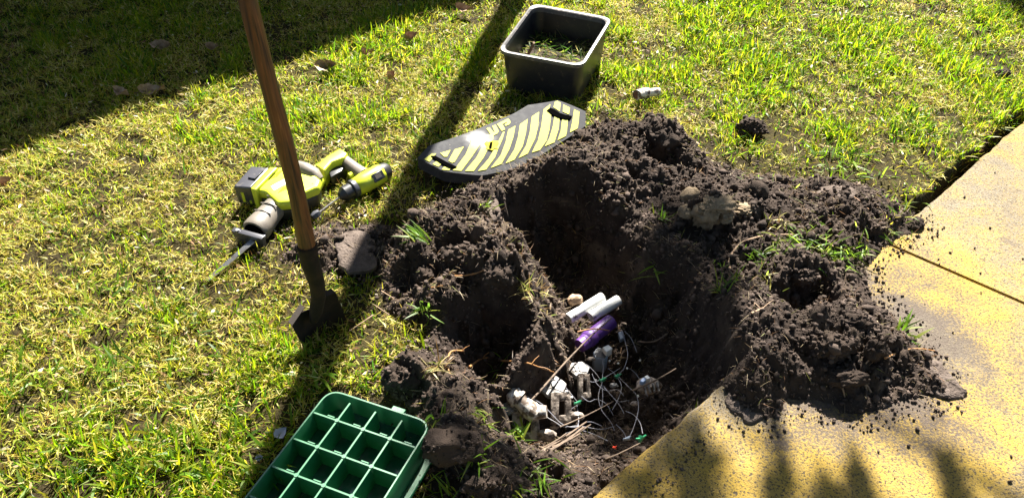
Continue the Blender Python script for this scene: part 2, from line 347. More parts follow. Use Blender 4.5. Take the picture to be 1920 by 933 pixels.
def sz(x, y, fine=True):
    """level of the dug soil; returns z and signed distance inside the soil"""
    sd = sdpoly(x, y, SOIL) + .030 * fbm(x, y, .11, 61, 4) + .010 * fbm(x, y, .02, 62, 2)
    d = ddrive(x, y)
    base = np.where(d > -.01, .002, .012 + .014 * fbm(x, y, .45, 3, 3))
    ramp = ss(-.01, .08, sd)
    h = np.zeros_like(x)
    wx = x + .045 * fbm(x, y, .12, 71, 4); wy = y + .045 * fbm(x, y, .12, 72, 4)
    for bx, by, ra, rb, hh, an in BUMPS:
        c = P(bx, by, .6 * hh); dx = wx - c.x; dy = wy - c.y; ca, sa = math.cos(an), math.sin(an)
        a = (dx * ca + dy * sa) / ra; b = (-dx * sa + dy * ca) / rb; r2 = a * a + b * b
        h = h + hh * np.exp(-(r2 ** 1.4) * .9)
    for bx, by, ra, rb, hh in DIPS:
        c = P(bx, by, 0); r2 = ((wx - c.x) / ra) ** 2 + ((wy - c.y) / rb) ** 2
        h = h - hh * np.exp(-(r2 ** 2))
    sp = sdpoly(wx, wy, PIT); sh = sdpoly(wx, wy, HOLL)
    spn = sp + .035 * fbm(x, y, .10, 77, 4); pit = .09 * ss(-.04, .05, spn) + .17 * ss(.0, .15, spn + .02 * fbm(x, y, .045, 78, 3))
    near = P(1050, 850); pit = pit - .11 * np.exp(-(((x - near.x) / .20) ** 2 + ((y - near.y) / .10) ** 2)) * ss(0, .08, sp)
    for fx_, fy_, ra_, rb_, dd_ in ((1075, 745, .12, .075, .10), (985, 785, .09, .06, .10), (1150, 690, .10, .08, .06)):
        fc_ = P(fx_, fy_, -.16); pit = pit + dd_ * np.exp(-((((x - fc_.x) / ra_) ** 2 + ((y - fc_.y) / rb_) ** 2) ** 1.5)) * ss(-.02, .05, sp)
    s2 = P(1160, 800); pit = pit - .07 * np.exp(-(((x - s2.x) / .13) ** 2 + ((y - s2.y) / .12) ** 2)) * ss(0, .08, sp)
    pit = np.maximum(pit, .14 * ss(-.03, .085, sh + .03 * fbm(x, y, .09, 79, 4)))
    onslab = ss(-.01, .02, d)
    h = h * (1 - ss(-.02, .03, sp)) * (1 - .7 * ss(-.01, .03, sh))
    z = base + .020 * ramp * (1 - .6 * onslab) - .035 * (1 - ss(-.03, .02, sd)) + np.maximum(h, -.035 * 1) * ramp
    z = np.where((d > 0) & (h < .0), np.maximum(z, .004 - .03 * (sd < .02)), z)
    lum = 0
    if fine:
        amt = ramp * (1 - .8 * ss(.05, .13, sp) * np.maximum(np.exp(-(((x - near.x) / .2) ** 2 + ((y - near.y) / .12) ** 2)), np.exp(-(((x - s2.x) / .2) ** 2 + ((y - s2.y) / .2) ** 2))))
        lum = (.018 * lumps(x + .1, y + .2, .12, 4, .35) + .026 * lumps(x, y, .062, 5, .6) + .020 * lumps(x + .3, y, .034, 6, .7) + .014 * lumps(x, y + .4, .018, 7, .8) + .009 * lumps(x, y, .010, 9, .8)
               + .012 * fbm(x, y, .05, 12, 3) + .005 * fbm(x, y, .012, 14, 2)) * amt
        lum = lum * (.55 + .75 * ss(-.4, .5, fbm(x, y, .16, 19, 2))) * (1 - .45 * ss(.55, .85, x) * ss(1.75, 1.95, y))
    z = z - pit + lum
    return z, sd, sp, d
def zs(px, py, z0=0.0, it=6):
    """where the sight line through (px, py) meets the soil"""
    p = P(px, py, z0)
    for _ in range(it):
        zz = float(sz(np.array([p.x]), np.array([p.y]))[0][0]); p = P(px, py, .5 * p.z + .5 * zz)
    return p

def axis(lo, hi, f0, f1, fine, coarse, far):
    a = list(np.arange(f0, f1, fine)); x = f0; left = []
    while x > lo: x -= coarse; left.append(x)
    s = coarse
    while x > -far: s *= 1.7; x -= s; left.append(x)
    x = a[-1]; right = []
    while x < hi: x += coarse; right.append(x)
    s = coarse
    while x < far: s *= 1.7; x += s; right.append(x)
    return np.array(left[::-1] + a + right)
gx = axis(-3, 3, -1.3, 2.3, .018, .05, 900); gy = axis(.2, 4.5, .6, 3.6, .018, .05, 900)
GX, GY = np.meshgrid(gx, gy)
GZ = gz(GX, GY)
GZ -= .6 * np.maximum(ss(.05, .09, sdpoly(GX, GY, SOIL)), ss(-.05, -.01, sdpoly(GX, GY, PIT))) * (np.abs(GX) < 3)
g = grid_mesh('ground', gx, gy, GZ, M['thatch']); tag(g, 'brown thatchy earth under the lawn', 'ground', kind='structure')

sx = np.arange(-.82, 1.34, .0042); sy = np.arange(.72, 2.42, .0042)
SX, SY = np.meshgrid(sx, sy); SZ, SD, SP, DD = sz(SX, SY)
keep = (SD > -.03) & ~((DD > .10) & (SP > .03)) & ~((DD > .008) & (SD < .004))
so = grid_mesh('dug_soil', sx, sy, SZ, M['soil'], keep)
tag(so, 'dark dug soil heaped round an open hole beside the driveway', 'soil', kind='structure')

# driveway: slabs with a joint
drv = thing('driveway', 'worn yellow painted concrete driveway with a joint, soil spilled on its edge', 'driveway', (1.2, 1.0, 0), kind='structure')
J0, J1 = P(1680, 465), P(1920, 570)
jd = Vector((J1.x - J0.x, J1.y - J0.y, 0)).normalized(); ed = Vector((EDIR[0], EDIR[1], 0)); en = Vector((ENOR[0], ENOR[1], 0))
e0 = Vector((EB.x, EB.y, 0)); tj = (J0 - e0).dot(ed)
def slab(a, b):
    bld = B(); W = 3.2; g_ = .0062
    k_ = 170; tt = np.linspace(a + g_, b - g_, k_)
    jx = .005 * fbm(tt, tt * 0 + 3, .05, 201, 3) + .004 * fbm(tt, tt * 0 + 9, .35, 202, 2); jz = np.maximum(0, fbm(tt, tt * 0, .09, 203, 3) - .25) * .016
    edge = [e0 + ed * tt[i] + en * float(jx[i]) for i in range(k_)]
    far_ = [e0 + ed * (b - g_) + jd * W, e0 + ed * (a + g_) + jd * W]
    inn = [p + en * (.006 + float(jz[i])) for i, p in enumerate(edge)]; lo = [p - Vector((0, 0, .006 + float(jz[i]) * .7)) for i, p in enumerate(edge)]
    bt = [p + en * .004 - Vector((0, 0, .125)) for p in edge]; bm = bld.bm; V_ = bm.verts.new
    r1 = [V_(p) for p in inn]; r2 = [V_(p) for p in lo]; r3 = [V_(p) for p in bt]; f1 = [V_(p) for p in far_]; f3 = [V_(p - Vector((0, 0, .125))) for p in far_]
    bm.faces.new(r1 + f1)
    for i in range(k_ - 1): bm.faces.new((r1[i], r2[i], r2[i + 1], r1[i + 1])); bm.faces.new((r2[i], r3[i], r3[i + 1], r2[i + 1]))
    bm.faces.new((r1[-1], r2[-1], r3[-1], f3[0], f1[0])); bm.faces.new((f1[1], f3[1], r3[0], r2[0], r1[0])); bm.faces.new((f1[0], f3[0], f3[1], f1[1])); bld.ob('slab', M['drive'], drv, angle=25)
for a, b in ((tj - 6.4, tj - 3.2), (tj - 3.2, tj), (tj, tj + 3.2), (tj + 3.2, tj + 6.4)): slab(a, b)

# ------------------------------------------------------------------ out of frame: what casts the shade, and foliage added to block sky light
def house():
    hs = thing('house', 'cream rendered single storey house beyond the lawn, its eave shading the far corner', 'house', (-3, 8, 0))
    k = 2.57 / math.tan(SUN_E); off = Vector((SAZ[0], SAZ[1], 0)) * k
    a = Vector((-1.77, 2.19, 0)) + off; d = Vector((.806, .592, 0)); n = Vector((-.592, .806, 0))
    q = lambda s, t, z: a + d * s + n * t + Vector((0, 0, z))
    B().prism([q(-8, .5, 2.55), q(2.0, .5, 2.55), q(2.0, 7.5, 2.55), q(-8, 7.5, 2.55)], 0).ob('wall', M['house_wall'], hs)
    r = B()
    for s in ((0, 4.0), (8.0, 4.0)):
        t0, t1 = s; r.prism([q(-8.5, t0, 2.60), q(2.5, t0, 2.60), q(2.5, t1, 4.3), q(-8.5, t1, 4.3)], [q(-8.5, t0, 2.48), q(2.5, t0, 2.48), q(2.5, t1, 4.18), q(-8.5, t1, 4.18)])
    r.ob('roof', M['roof'], hs)
    B().prism([q(-8.5, -.03, 2.62), q(2.5, -.03, 2.62), q(2.5, -.002, 2.62), q(-8.5, -.002, 2.62)], 2.44).ob('fascia', M['trim'], hs)
    for s in (-6, -2):
        f = B().prism([q(s, .46, 2.1), q(s + 1.5, .46, 2.1), q(s + 1.5, .498, 2.1), q(s, .498, 2.1)], .9).ob('window', M['trim'], hs)
        B().prism([q(s + .08, .45, 2.02), q(s + 1.42, .45, 2.02), q(s + 1.42, .459, 2.02), q(s + .08, .459, 2.02)], .98).ob('pane', M['glass'], f)
house()

def leaf_cloud(centres, n_each, spread, size, cols, name, m, parent):
    """many small leaf faces through the volume round each centre"""
    co = []; tr = []; cl = []
    for c, sp in zip(centres, spread):
        k = int(n_each * (sp[0] * sp[1] * sp[2] / .008) ** .5) + 25
        p = rng.normal(0, .48, (k, 3)) * np.array(sp) + np.array(c)
        a = rng.normal(0, 1, (k, 3)); a /= np.linalg.norm(a, axis=1)[:, None]
        b = np.cross(a, rng.normal(0, 1, (k, 3))); b /= np.linalg.norm(b, axis=1)[:, None] + 1e-9
        s = size * rng.uniform(.6, 1.3, (k, 1)); base = sum(len(x) for x in co)
        v = np.stack([p - a * s, p + b * s * .42, p + a * s, p - b * s * .42], 1).reshape(-1, 3)
        co.append(v); i = np.arange(k)[:, None] * 4 + base; tr.append(np.concatenate([i, i + 1, i + 2, i + 3], 1))
        cl.append(np.repeat(np.array(cols)[rng.integers(0, len(cols), k)] * rng.uniform(.7, 1.3, (k, 1)), 4, 0))
    co = np.concatenate(co) - np.array(root_org(parent)); o = np_mesh(name, co, np.concatenate(tr), m, np.concatenate(cl)); o.parent = parent
    return o
LEAFC = [(.05, .10, .02), (.07, .12, .025), (.04, .08, .02)]
def small_tree():
    b = P(958, -60); base = Vector((.095, 3.78, 0))
    t = thing('tree', 'slim straight young tree past the top of the lawn casting the long thin trunk shadow', 'tree', base)
    pts = [base + Vector((.012 * math.sin(i * 1.3), .01 * math.cos(i * 1.7), i * .5)) for i in range(9)]
    B().tube(pts, [.058 - .0015 * i for i in range(9)], 12).ob('trunk', M['bark'], t)
    cen = []; spr = []; br = B()
    for i in range(16):
        a = i * 2.4; r = .35 + .25 * random.random(); c = base + Vector((math.cos(a) * r, math.sin(a) * r, 4.15 + .5 * random.random()))
        br.tube([base + Vector((0, 0, 3.85)), (base + c) / 2 + Vector((0, 0, 2.0)), c], [.02, .012, .005], 6); cen.append(c); spr.append((.26, .26, .2))
    br.ob('branch', M['bark'], t)
    leaf_cloud(cen, 90, spr, .05, LEAFC, 'crown', M['leaf'], t)
small_tree()

def sky_block_tree():  # unseen crown and leaf wall, added to keep sky light off the scene
    base = Vector((-2.2, -3.6, 0))
    t = thing('sky_block_tree', 'unseen broad dark crowned tree added behind and over the camera to block sky light', 'tree', base)
    B().tube([base, base + Vector((.1, 0, 2)), base + Vector((.3, .2, 4)), base + Vector((.6, .6, 5.6))], [.28, .23, .19, .13], 14).ob('trunk', M['bark'], t)
    cen = []; spr = []; br = B(); top = base + Vector((.6, .6, 5.6)); fork = base + Vector((.3, .2, 4))
    for i in range(95):
        x_ = rng.uniform(-6, 5); y_ = rng.uniform(-6, 4.8); c = Vector((x_, y_, 6.2 + 1.2 * rng.random())); cen.append(c); spr.append((.95, .95, .4))
        if i % 3 == 0: br.tube([fork, top.lerp(c, .35), c], [.07, .05, .012], 6)
    for i in range(46):
        x_ = -5 + i * .24 + rng.uniform(-.3, .3); c = Vector((x_, -4.6 + rng.uniform(-.7, .7), rng.uniform(1.0, 6))); cen.append(c); spr.append((.9, .6, .9)); 
        if i % 4 == 0: br.tube([base + Vector((.1, 0, 1.6)), (base + c) / 2 + Vector((0, 0, .8)), c], [.06, .04, .012], 6)
    br.ob('branch', M['bark'], t)
    leaf_cloud(cen, 46, spr, .14, LEAFC, 'crown', M['leaf'], t)
sky_block_tree()
DAPPLE = [  # image spot shaded, level there, radius across, radius along the shade, height of the leaves
    (880, 905, .02, .15, .10, 4.4), (820, 880, 0, .07, .06, 4.6), (960, 925, 0, .11, .07, 4.5), (1150, 800, -.1, .085, .09, 4.3), (1190, 925, 0, .085, .05, 4.5),
    (1185, 665, -.16, .10, .07, 4.4), (1240, 690, -.12, .08, .08, 4.4), (1290, 620, -.1, .14, .09, 4.6), (1235, 560, -.1, .09, .08, 4.6), (1335, 690, -.05, .05, .08, 4.4), (1135, 705, -.18, .05, .05, 4.3), (1330, 660, -.05, .05, .06, 4.3),
    (1300, 915, 0, .055, .08, 4.0), (1275, 845, 0, .06, .06, 4.2), (1200, 735, -.12, .085, .08, 4.4), (1320, 965, 0, .06, .05, 4.0),
    (1460, 905, 0, .022, .11, 3.3), (1452, 945, 0, .030, .04, 3.4), (1602, 905, 0, .017, .07, 3.3), (1618, 940, 0, .02, .04, 3.4), (1550, 950, 0, .02, .03, 3.4), (1785, 905, 0, .018, .08, 3.3), (1800, 950, 0, .022, .03, 3.4), (1148, 600, -.12, .035, .03, 3.9)]
def big_tree():
    base = Vector((3.5, 5.4, 0))
    t = thing('spreading_tree', 'tall spreading tree right of the lawn whose hanging branches dapple the driveway', 'tree', base)
    B().tube([base, base + Vector((.05, .02, 1.5)), base + Vector((-.05, 0, 3.2)), base + Vector((-.3, 0, 4.6)), base + Vector((-.5, .1, 6))], [.17, .14, .12, .09, .04], 14).ob('trunk', M['bark'], t)
    cen = []; spr = []; br = B(); top = base + Vector((-.3, 0, 4.6)); lim = [top]
    for px, py, z0, ra, rl, zh in DAPPLE:
        g0 = P(px, py, z0); k = (zh - z0) / math.tan(SUN_E); c = g0 + Vector((SAZ[0] * k, SAZ[1] * k, zh - z0))
        cen.append(c); spr.append((ra, ra, rl * 1.1 + .03))
        hub = Vector((c.x * .7 + .8, c.y + .25, 5.15))
        br.tube([top + Vector((0, 0, .1)), (top + hub) / 2 + Vector((0, 0, .25)), hub, c + Vector((.02, .1, .2)), c], [.03, .016, .006, .003, .002], 6)
    for i in range(26):
        a = i * 2.4; r = .6 + 1.1 * random.random(); c = base + Vector((math.cos(a) * r + 2.9, math.sin(a) * r + 1.0, 5.2 + 1.4 * random.random()))
        cen.append(c); spr.append((.35, .35, .28)); br.tube([base + Vector((-.3, 0, 4.6)), (top + c) / 2, c], [.04, .02, .006], 6)
    br.ob('branch', M['bark'], t)
    leaf_cloud(cen, 70, spr, .045, LEAFC, 'crown', M['leaf'], t)
    cen = [base + Vector((rng.uniform(2.4, 8), rng.uniform(-1.0, 6), rng.uniform(-1.2, 4) + 4.4)) for _ in range(60)]  # extra unseen foliage, added to block sky light from the right
    leaf_cloud(cen, 40, [(.9, .9, .6)] * 60, .14, LEAFC, 'sky_block_crown', M['leaf'], t)
big_tree()
def sky_block_far_trees():  # unseen leaf belt, added to shut out low sky light
    cen = [Vector((rng.uniform(-22, 24), 17 + rng.uniform(-1.5, 1.5), rng.uniform(.5, 10.5))) for _ in range(170)]
    o = leaf_cloud(cen, 9, [(2, 1.2, 1.5)] * 170, .35, LEAFC, 'sky_block_far_trees', M['leaf'], None)
    tag(o, 'unseen belt of tall dark trees added behind the house to block low sky light', 'trees', kind='stuff')
sky_block_far_trees()

# ------------------------------------------------------------------ the shovel
def shovel():
    foot = P(600, 612, 0)
    t = thing('shovel', 'upright wooden handled shovel standing with its dark steel blade in the lawn', 'shovel', (foot.x, foot.y, 0))
    sock = P(594, 576, .135)                     # where the socket runs into the blade
    n_ = 24; hp = []; hr = []
    bot = P(582, 492, .30); topp = P(452, -75, 1.02)
    def line(s): return bot.lerp(topp, s)
    for i in range(n_):
        s = i / (n_ - 1); p = line(s); p = p + min(1, s * 5) * Vector((.004 * math.sin(s * 5), .003 * math.sin(s * 4 + 1), 0)); hp.append(p); hr.append(.0205 - .0035 * s + .0006 * math.sin(s * 17))
    B().tube(hp, hr, 20).ob('handle', M['wood'], t)
    # grip across the top, out of the picture
    q = hp[-1]; B().tube([q + Vector((-.06, .02, .02)), q + Vector((0, 0, .025)), q + Vector((.06, -.02, .02))], .016, 12).ob('grip', M['wood'], t)
    low = line(0) ; up = (topp - bot).normalized()
    B().tube([low + up * .055, low + up * .05, low, P(594, 530, .215), P(597, 556, .165), P(592, 585, .12), P(588, 602, .09)], [.0226, .0232, .0226, .0200, .0185, .017, .010], 24).ob('socket', M['steel_dark'], t)
    B().tube([low + up * .040, low + up * .052], [.0244, .0244], 24).ob('collar', M['steel_dark'], t)
    # blade: dished plate, its shoulders turned back
    sL, sR = P(548, 611, .115), P(630, 549, .135); bR, bL = P(657, 618, -.012), P(580, 672, -.022)
    wdir = (sR - sL).normalized(); nrm = wdir.cross((bL - sL)).normalized()
    if nrm.y > 0: nrm = -nrm
    bm = bmesh.new(); NU, NV = 13, 9; front = []; back = []
    for j in range(NV):
        v = j / (NV - 1); f = []; k_ = []
        for i in range(NU):
            u = i / (NU - 1); p = sL.lerp(sR, u).lerp(bL.lerp(bR, u), v * 1.25)
            dish = -.026 * (1 - (2 * u - 1) ** 2) * (1 - .3 * v)
            crown = .02 * max(0, 1 - abs(2 * u - 1) * 2.2) * (1 - v) ** 3
            p = p + nrm * (dish + crown)
            f.append(bm.verts.new(p)); k_.append(bm.verts.new(p - nrm * .0022))
        front.append(f); back.append(k_)
    for j in range(NV - 1):
        for i in range(NU - 1):
            bm.faces.new((front[j][i], front[j][i + 1], front[j + 1][i + 1], front[j + 1][i])); bm.faces.new((back[j][i], back[j + 1][i], back[j + 1][i + 1], back[j][i + 1]))
    for j in range(NV - 1):
        for i in (0, NU - 1): bm.faces.new((front[j][i], front[j + 1][i], back[j + 1][i], back[j][i]))
    for i in range(NU - 1):
        for j in (0, NV - 1): bm.faces.new((front[j][i], front[j][i + 1], back[j][i + 1], back[j][i]))
    s = B(); s.merge(bm); s.ob('blade', M['steel_dark'], t)
    st = B()
    for a, b in ((0, .40), (.60, 1)):
        c0, c1 = sL.lerp(sR, a), sL.lerp(sR, b); k0 = -.026 * (1 - (2 * a - 1) ** 2); k1 = -.026 * (1 - (2 * b - 1) ** 2)
        c0 += nrm * k0; c1 += nrm * k1
        st.prism([c0 + Vector((0, 0, .002)), c1 + Vector((0, 0, .002)), c1 - nrm * .020 + Vector((0, 0, .003)), c0 - nrm * .020 + Vector((0, 0, .003))], [c0 + Vector((0, 0, -.001)), c1 + Vector((0, 0, -.001)), c1 - nrm * .020, c0 - nrm * .020])
    st.ob('foot_step', M['steel_dark'], t)
shovel()

# ------------------------------------------------------------------ the saw
def saw():
    t = thing('reciprocating_saw', 'lime green cordless saw with a grey nose and long steel blade lying on the grass', 'power saw', P(540, 380, 0))
    zt = .105
    bat = B().prism(PL([(437, 349), (471, 311), (505, 314), (470, 352)], zt - .008), .028, .006, 3).ob('battery', M['battery'], t)
    B().prism(PL([(464, 332), (480, 318), (494, 319), (478, 335)], zt - .002), zt - .012, .0015, 1).ob('latch', M['battery'], bat)
    # label and rails on the dark end of the battery
    e0_, e1_ = P(437, 349, zt - .008), P(470, 352, zt - .008); out = Vector(((e1_ - e0_).y, -(e1_ - e0_).x, 0)).normalized()
    lab = B(); bl = lambda u, z: e0_.lerp(e1_, u) * 1.0 + out * .0012 + Vector((0, 0, z))
    lab.prism([bl(.34, -.022), bl(.50, -.022), bl(.50, -.060), bl(.34, -.060)], [p - out * .003 for p in (bl(.34, -.022), bl(.50, -.022), bl(.50, -.060), bl(.34, -.060))])
    lab.prism([bl(.72, -.052), bl(.84, -.052), bl(.84, -.064), bl(.72, -.064)], [p - out * .003 for p in (bl(.72, -.052), bl(.84, -.052), bl(.84, -.064), bl(.72, -.064))])
    lab.ob('label', M['lime'], bat)
    for u in (.12, .64): B().prism([bl(u, -.02), bl(u + .05, -.02), bl(u + .05, -.07), bl(u, -.07)], [p - out * .004 for p in (bl(u, -.02), bl(u + .05, -.02), bl(u + .05, -.07), bl(u, -.07))]).ob('rail', M['battery'], bat)
    B().prism(PL([(469, 353), (506, 313), (521, 313), (479, 356)], zt), .024, .005, 3).ob('collar', M['lime'], t)
    body = B().prism(PL([(478, 356), (520, 313), (556, 304), (580, 318), (603, 336), (597, 350), (566, 362), (548, 378), (520, 380), (497, 358)], zt - .010), .060, .013, 4).ob('body', M['lime'], t)
    mp_ = PL([(478, 356), (520, 313), (556, 304), (580, 318), (600, 338), (594, 350), (566, 362), (548, 378), (520, 380), (497, 358)], zt - .010); mc_ = sum(mp_, Vector()) / 10
    B().prism([Vector((mc_.x + (q_.x - mc_.x) * .96, mc_.y + (q_.y - mc_.y) * .96, .061)) for q_ in mp_], .018, .008, 3).ob('motor_housing', M['black'], t)
    for k in range(5):
        a = P(500 + k * 4.5, 339 - k * 2.0, zt - .009); b = P(512 + k * 4.5, 326 - k * 2.0, zt - .009); s_ = Vector((.0012, .001, 0))
        B().prism([a - s_, b - s_, b + s_, a + s_], zt - .0125).ob('vent', M['dark_gap'], body)
        a = P(522 + k * 4.5, 361 - k * 2, zt - .009); b = P(532 + k * 4.5, 350 - k * 2, zt - .009); B().prism([a - s_, b - s_, b + s_, a + s_], zt - .0125).ob('vent', M['dark_gap'], body)
    B().prism(PL([(508, 349), (536, 334), (541, 341), (514, 357)], zt - .0085), zt - .0125).ob('label', M['white'], body)
    # rear handle: rubber over the top, trigger gap
    B().tube([P(556, 312, .085), P(572, 318, .09), P(588, 327, .085), P(598, 338, .07)], [.020, .024, .024, .018], 12).ob('handle', M['grip'], t)
    B().tube([P(600, 338, .055), P(592, 352, .05), P(572, 362, .05), P(556, 366, .052)], [.018, .02, .02, .018], 10).ob('guard', M['lime'], t)
    B().tube([P(566, 372, .03), P(578, 366, .03)], .014, 10).ob('trigger', M['black'], t)
    for sx_, sy_ in ((540, 316), (586, 344), (552, 366)):
        c_ = P(sx_, sy_, zt - .010); B().tube([c_ - Vector((0, 0, .003)), c_ + Vector((0, 0, .0004))], [.0032, .003], 10).ob('screw', M['black'], body)
    # nose
    a, b = P(478, 434, .050), P(540, 360, .058)
    nose = B(); npt = [a.lerp(b, s) for s in (0, .04, .15, .35, .6, .85, 1)]
    nose.tube(npt, [.040, .043, .042, .038, .036, .040, .042], 20, flat=.92).ob('nose', M['grip'], t)
    d = (a - b).normalized(); side = d.cross(Vector((0, 0, 1))).normalized(); up = side.cross(d)
    B().tube([a + d * .001, a + d * .0025], [.033, .033], 18, flat=.9).ob('nose_opening', M['dark_gap'], t)
    tr = B()
    for k in range(3):
        c = a.lerp(b, .30 + .18 * k) ; tr.tube([c + up * .030 - side * .028, c + up * .0375, c + up * .030 + side * .028], .0022, 6)
    tr.ob('grip_ridge', M['grip'], t)
    B().tube([P(520, 408, .045), P(527, 400, .046)], .0095, 10).ob('shoe_lock', M['black'], t)
    c = a + d * .030
    B().prism([c + side * .052 + up * .022 - d * .010, c + side * .052 + up * .022 + d * .008, c - side * .052 + up * .020 + d * .008, c - side * .052 + up * .020 - d * .010],
              [c + side * .050 - up * .040 - d * .006, c + side * .050 - up * .040 + d * .002, c - side * .050 - up * .040 + d * .002, c - side * .050 - up * .040 - d * .006], .003, 2).ob('shoe', M['chuck'], t)
    B().tube([c + side * .034 + up * .022, c + side * .034 + up * .0255], .006, 10).ob('rivet', M['chrome'], t)
    B().tube([c - side * .040 - up * .0 + d * .0, a - side * .034 - d * .01], .006, 8).ob('shoe_arm', M['chuck'], t)
    p0, p1 = P(474, 452, .050), P(391, 524, .030); sd_ = (p1 - p0).normalized().cross(Vector((0, 0, 1))).normalized(); tl = Vector((0, 0, .003))
    bl_ = B(); L = [p0 - sd_ * .011 + tl, p0 + sd_ * .011, p1 + sd_ * .009 + (p1 - p0) * -.03, p1 + sd_ * .002, p1 - sd_ * .009 + tl]
    bl_.prism(L, [p - Vector((0, 0, .0016)) for p in L]); bl_.ob('blade', M['chrome'], t)
saw()

# ------------------------------------------------------------------ the drill
def drill():
    t = thing('cordless_drill', 'small lime green cordless drill with a long bit lying on the grass behind the saw', 'drill', P(670, 350, 0))
    B().prism(PL([(591, 309), (613, 291), (637, 277), (652, 286), (646, 295), (622, 303), (607, 320)], .085), [Vector((p.x, p.y, .022)) for p in PL([(591, 309), (613, 291), (637, 277), (652, 286), (646, 295), (622, 303), (607, 320)], .085)], .008, 3).ob('battery_foot', M['lime'], t)
    B().prism(PL([(613, 312), (622, 302), (640, 296), (650, 303), (640, 320), (620, 332)], .06), .02, .006, 2).ob('battery', M['black'], t)
    B().prism(PL([(603, 322), (609, 310), (613, 314), (609, 330)], .066), .02, .004, 2).ob('latch', M['lime'], t)
    B().tube([P(634, 291, .062), P(650, 304, .060), P(668, 318, .056), P(682, 328, .052)], [.019, .0195, .021, .025], 14, flat=.9).ob('handle', M['grip'], t)
    B().tube([P(655, 331, .048), P(664, 326, .05)], .012, 10).ob('trigger', M['lime'], t)
    f, r = P(668, 351, .050), P(716, 324, .052); d = (f - r).normalized()
    B().tube([r - d * .004, r, r.lerp(f, .2), r.lerp(f, .7), f, f + d * .004], [.027, .031, .033, .033, .030, .026], 20).ob('body', M['lime'], t)
    B().tube([r - d * .028, r - d * .022, r - d * .002, r + d * .001], [.020, .026, .0305, .0315], 18).ob('rear_cap', M['black'], t)
    # dark badge on the side that faces the camera
    side = Vector((0, 0, 1)).cross(d).normalized()
    if side.y > 0: side = -side
    sv = (side * .80 + Vector((0, 0, .60))).normalized(); tv = d.cross(sv)
    def bp(s, k, o=.0335): return r.lerp(f, s) + sv * o + tv * k
    B().prism([bp(.10, -.015), bp(.52, -.015), bp(.52, .013), bp(.10, .013)], [bp(.10, -.015, .022), bp(.52, -.015, .022), bp(.52, .013, .022), bp(.10, .013, .022)], .002, 1).ob('badge', M['black'], t)
    B().prism([bp(.20, -.007, .0342), bp(.42, -.007, .0342), bp(.42, .007, .0342), bp(.20, .007, .0342)], [bp(.20, -.007, .030), bp(.42, -.007, .030), bp(.42, .007, .030), bp(.20, .007, .030)]).ob('label', M['grip'], t)
    B().tube([f - d * .002, f + d * .004, f + d * .016, f + d * .019], [.026, .0305, .0305, .026], 20).ob('torque_ring', M['chuck'], t)
    B().tube([f + d * .019, f + d * .022, f + d * .048, f + d * .052, f + d * .062, f + d * .066], [.022, .0255, .0255, .0205, .014, .009], 18).ob('chuck', M['black'], t)
    tip = P(596, 400, .034); st = f + d * .06
    B().tube([st, tip], .0033, 8).ob('drill_bit', M['chrome'], t)
    B().tube([P(598, 398, .034), P(591, 403, .033), P(585, 407, .032)], [.010, .0135, .009], 6).ob('bit_head', M['chuck'], t)
drill()

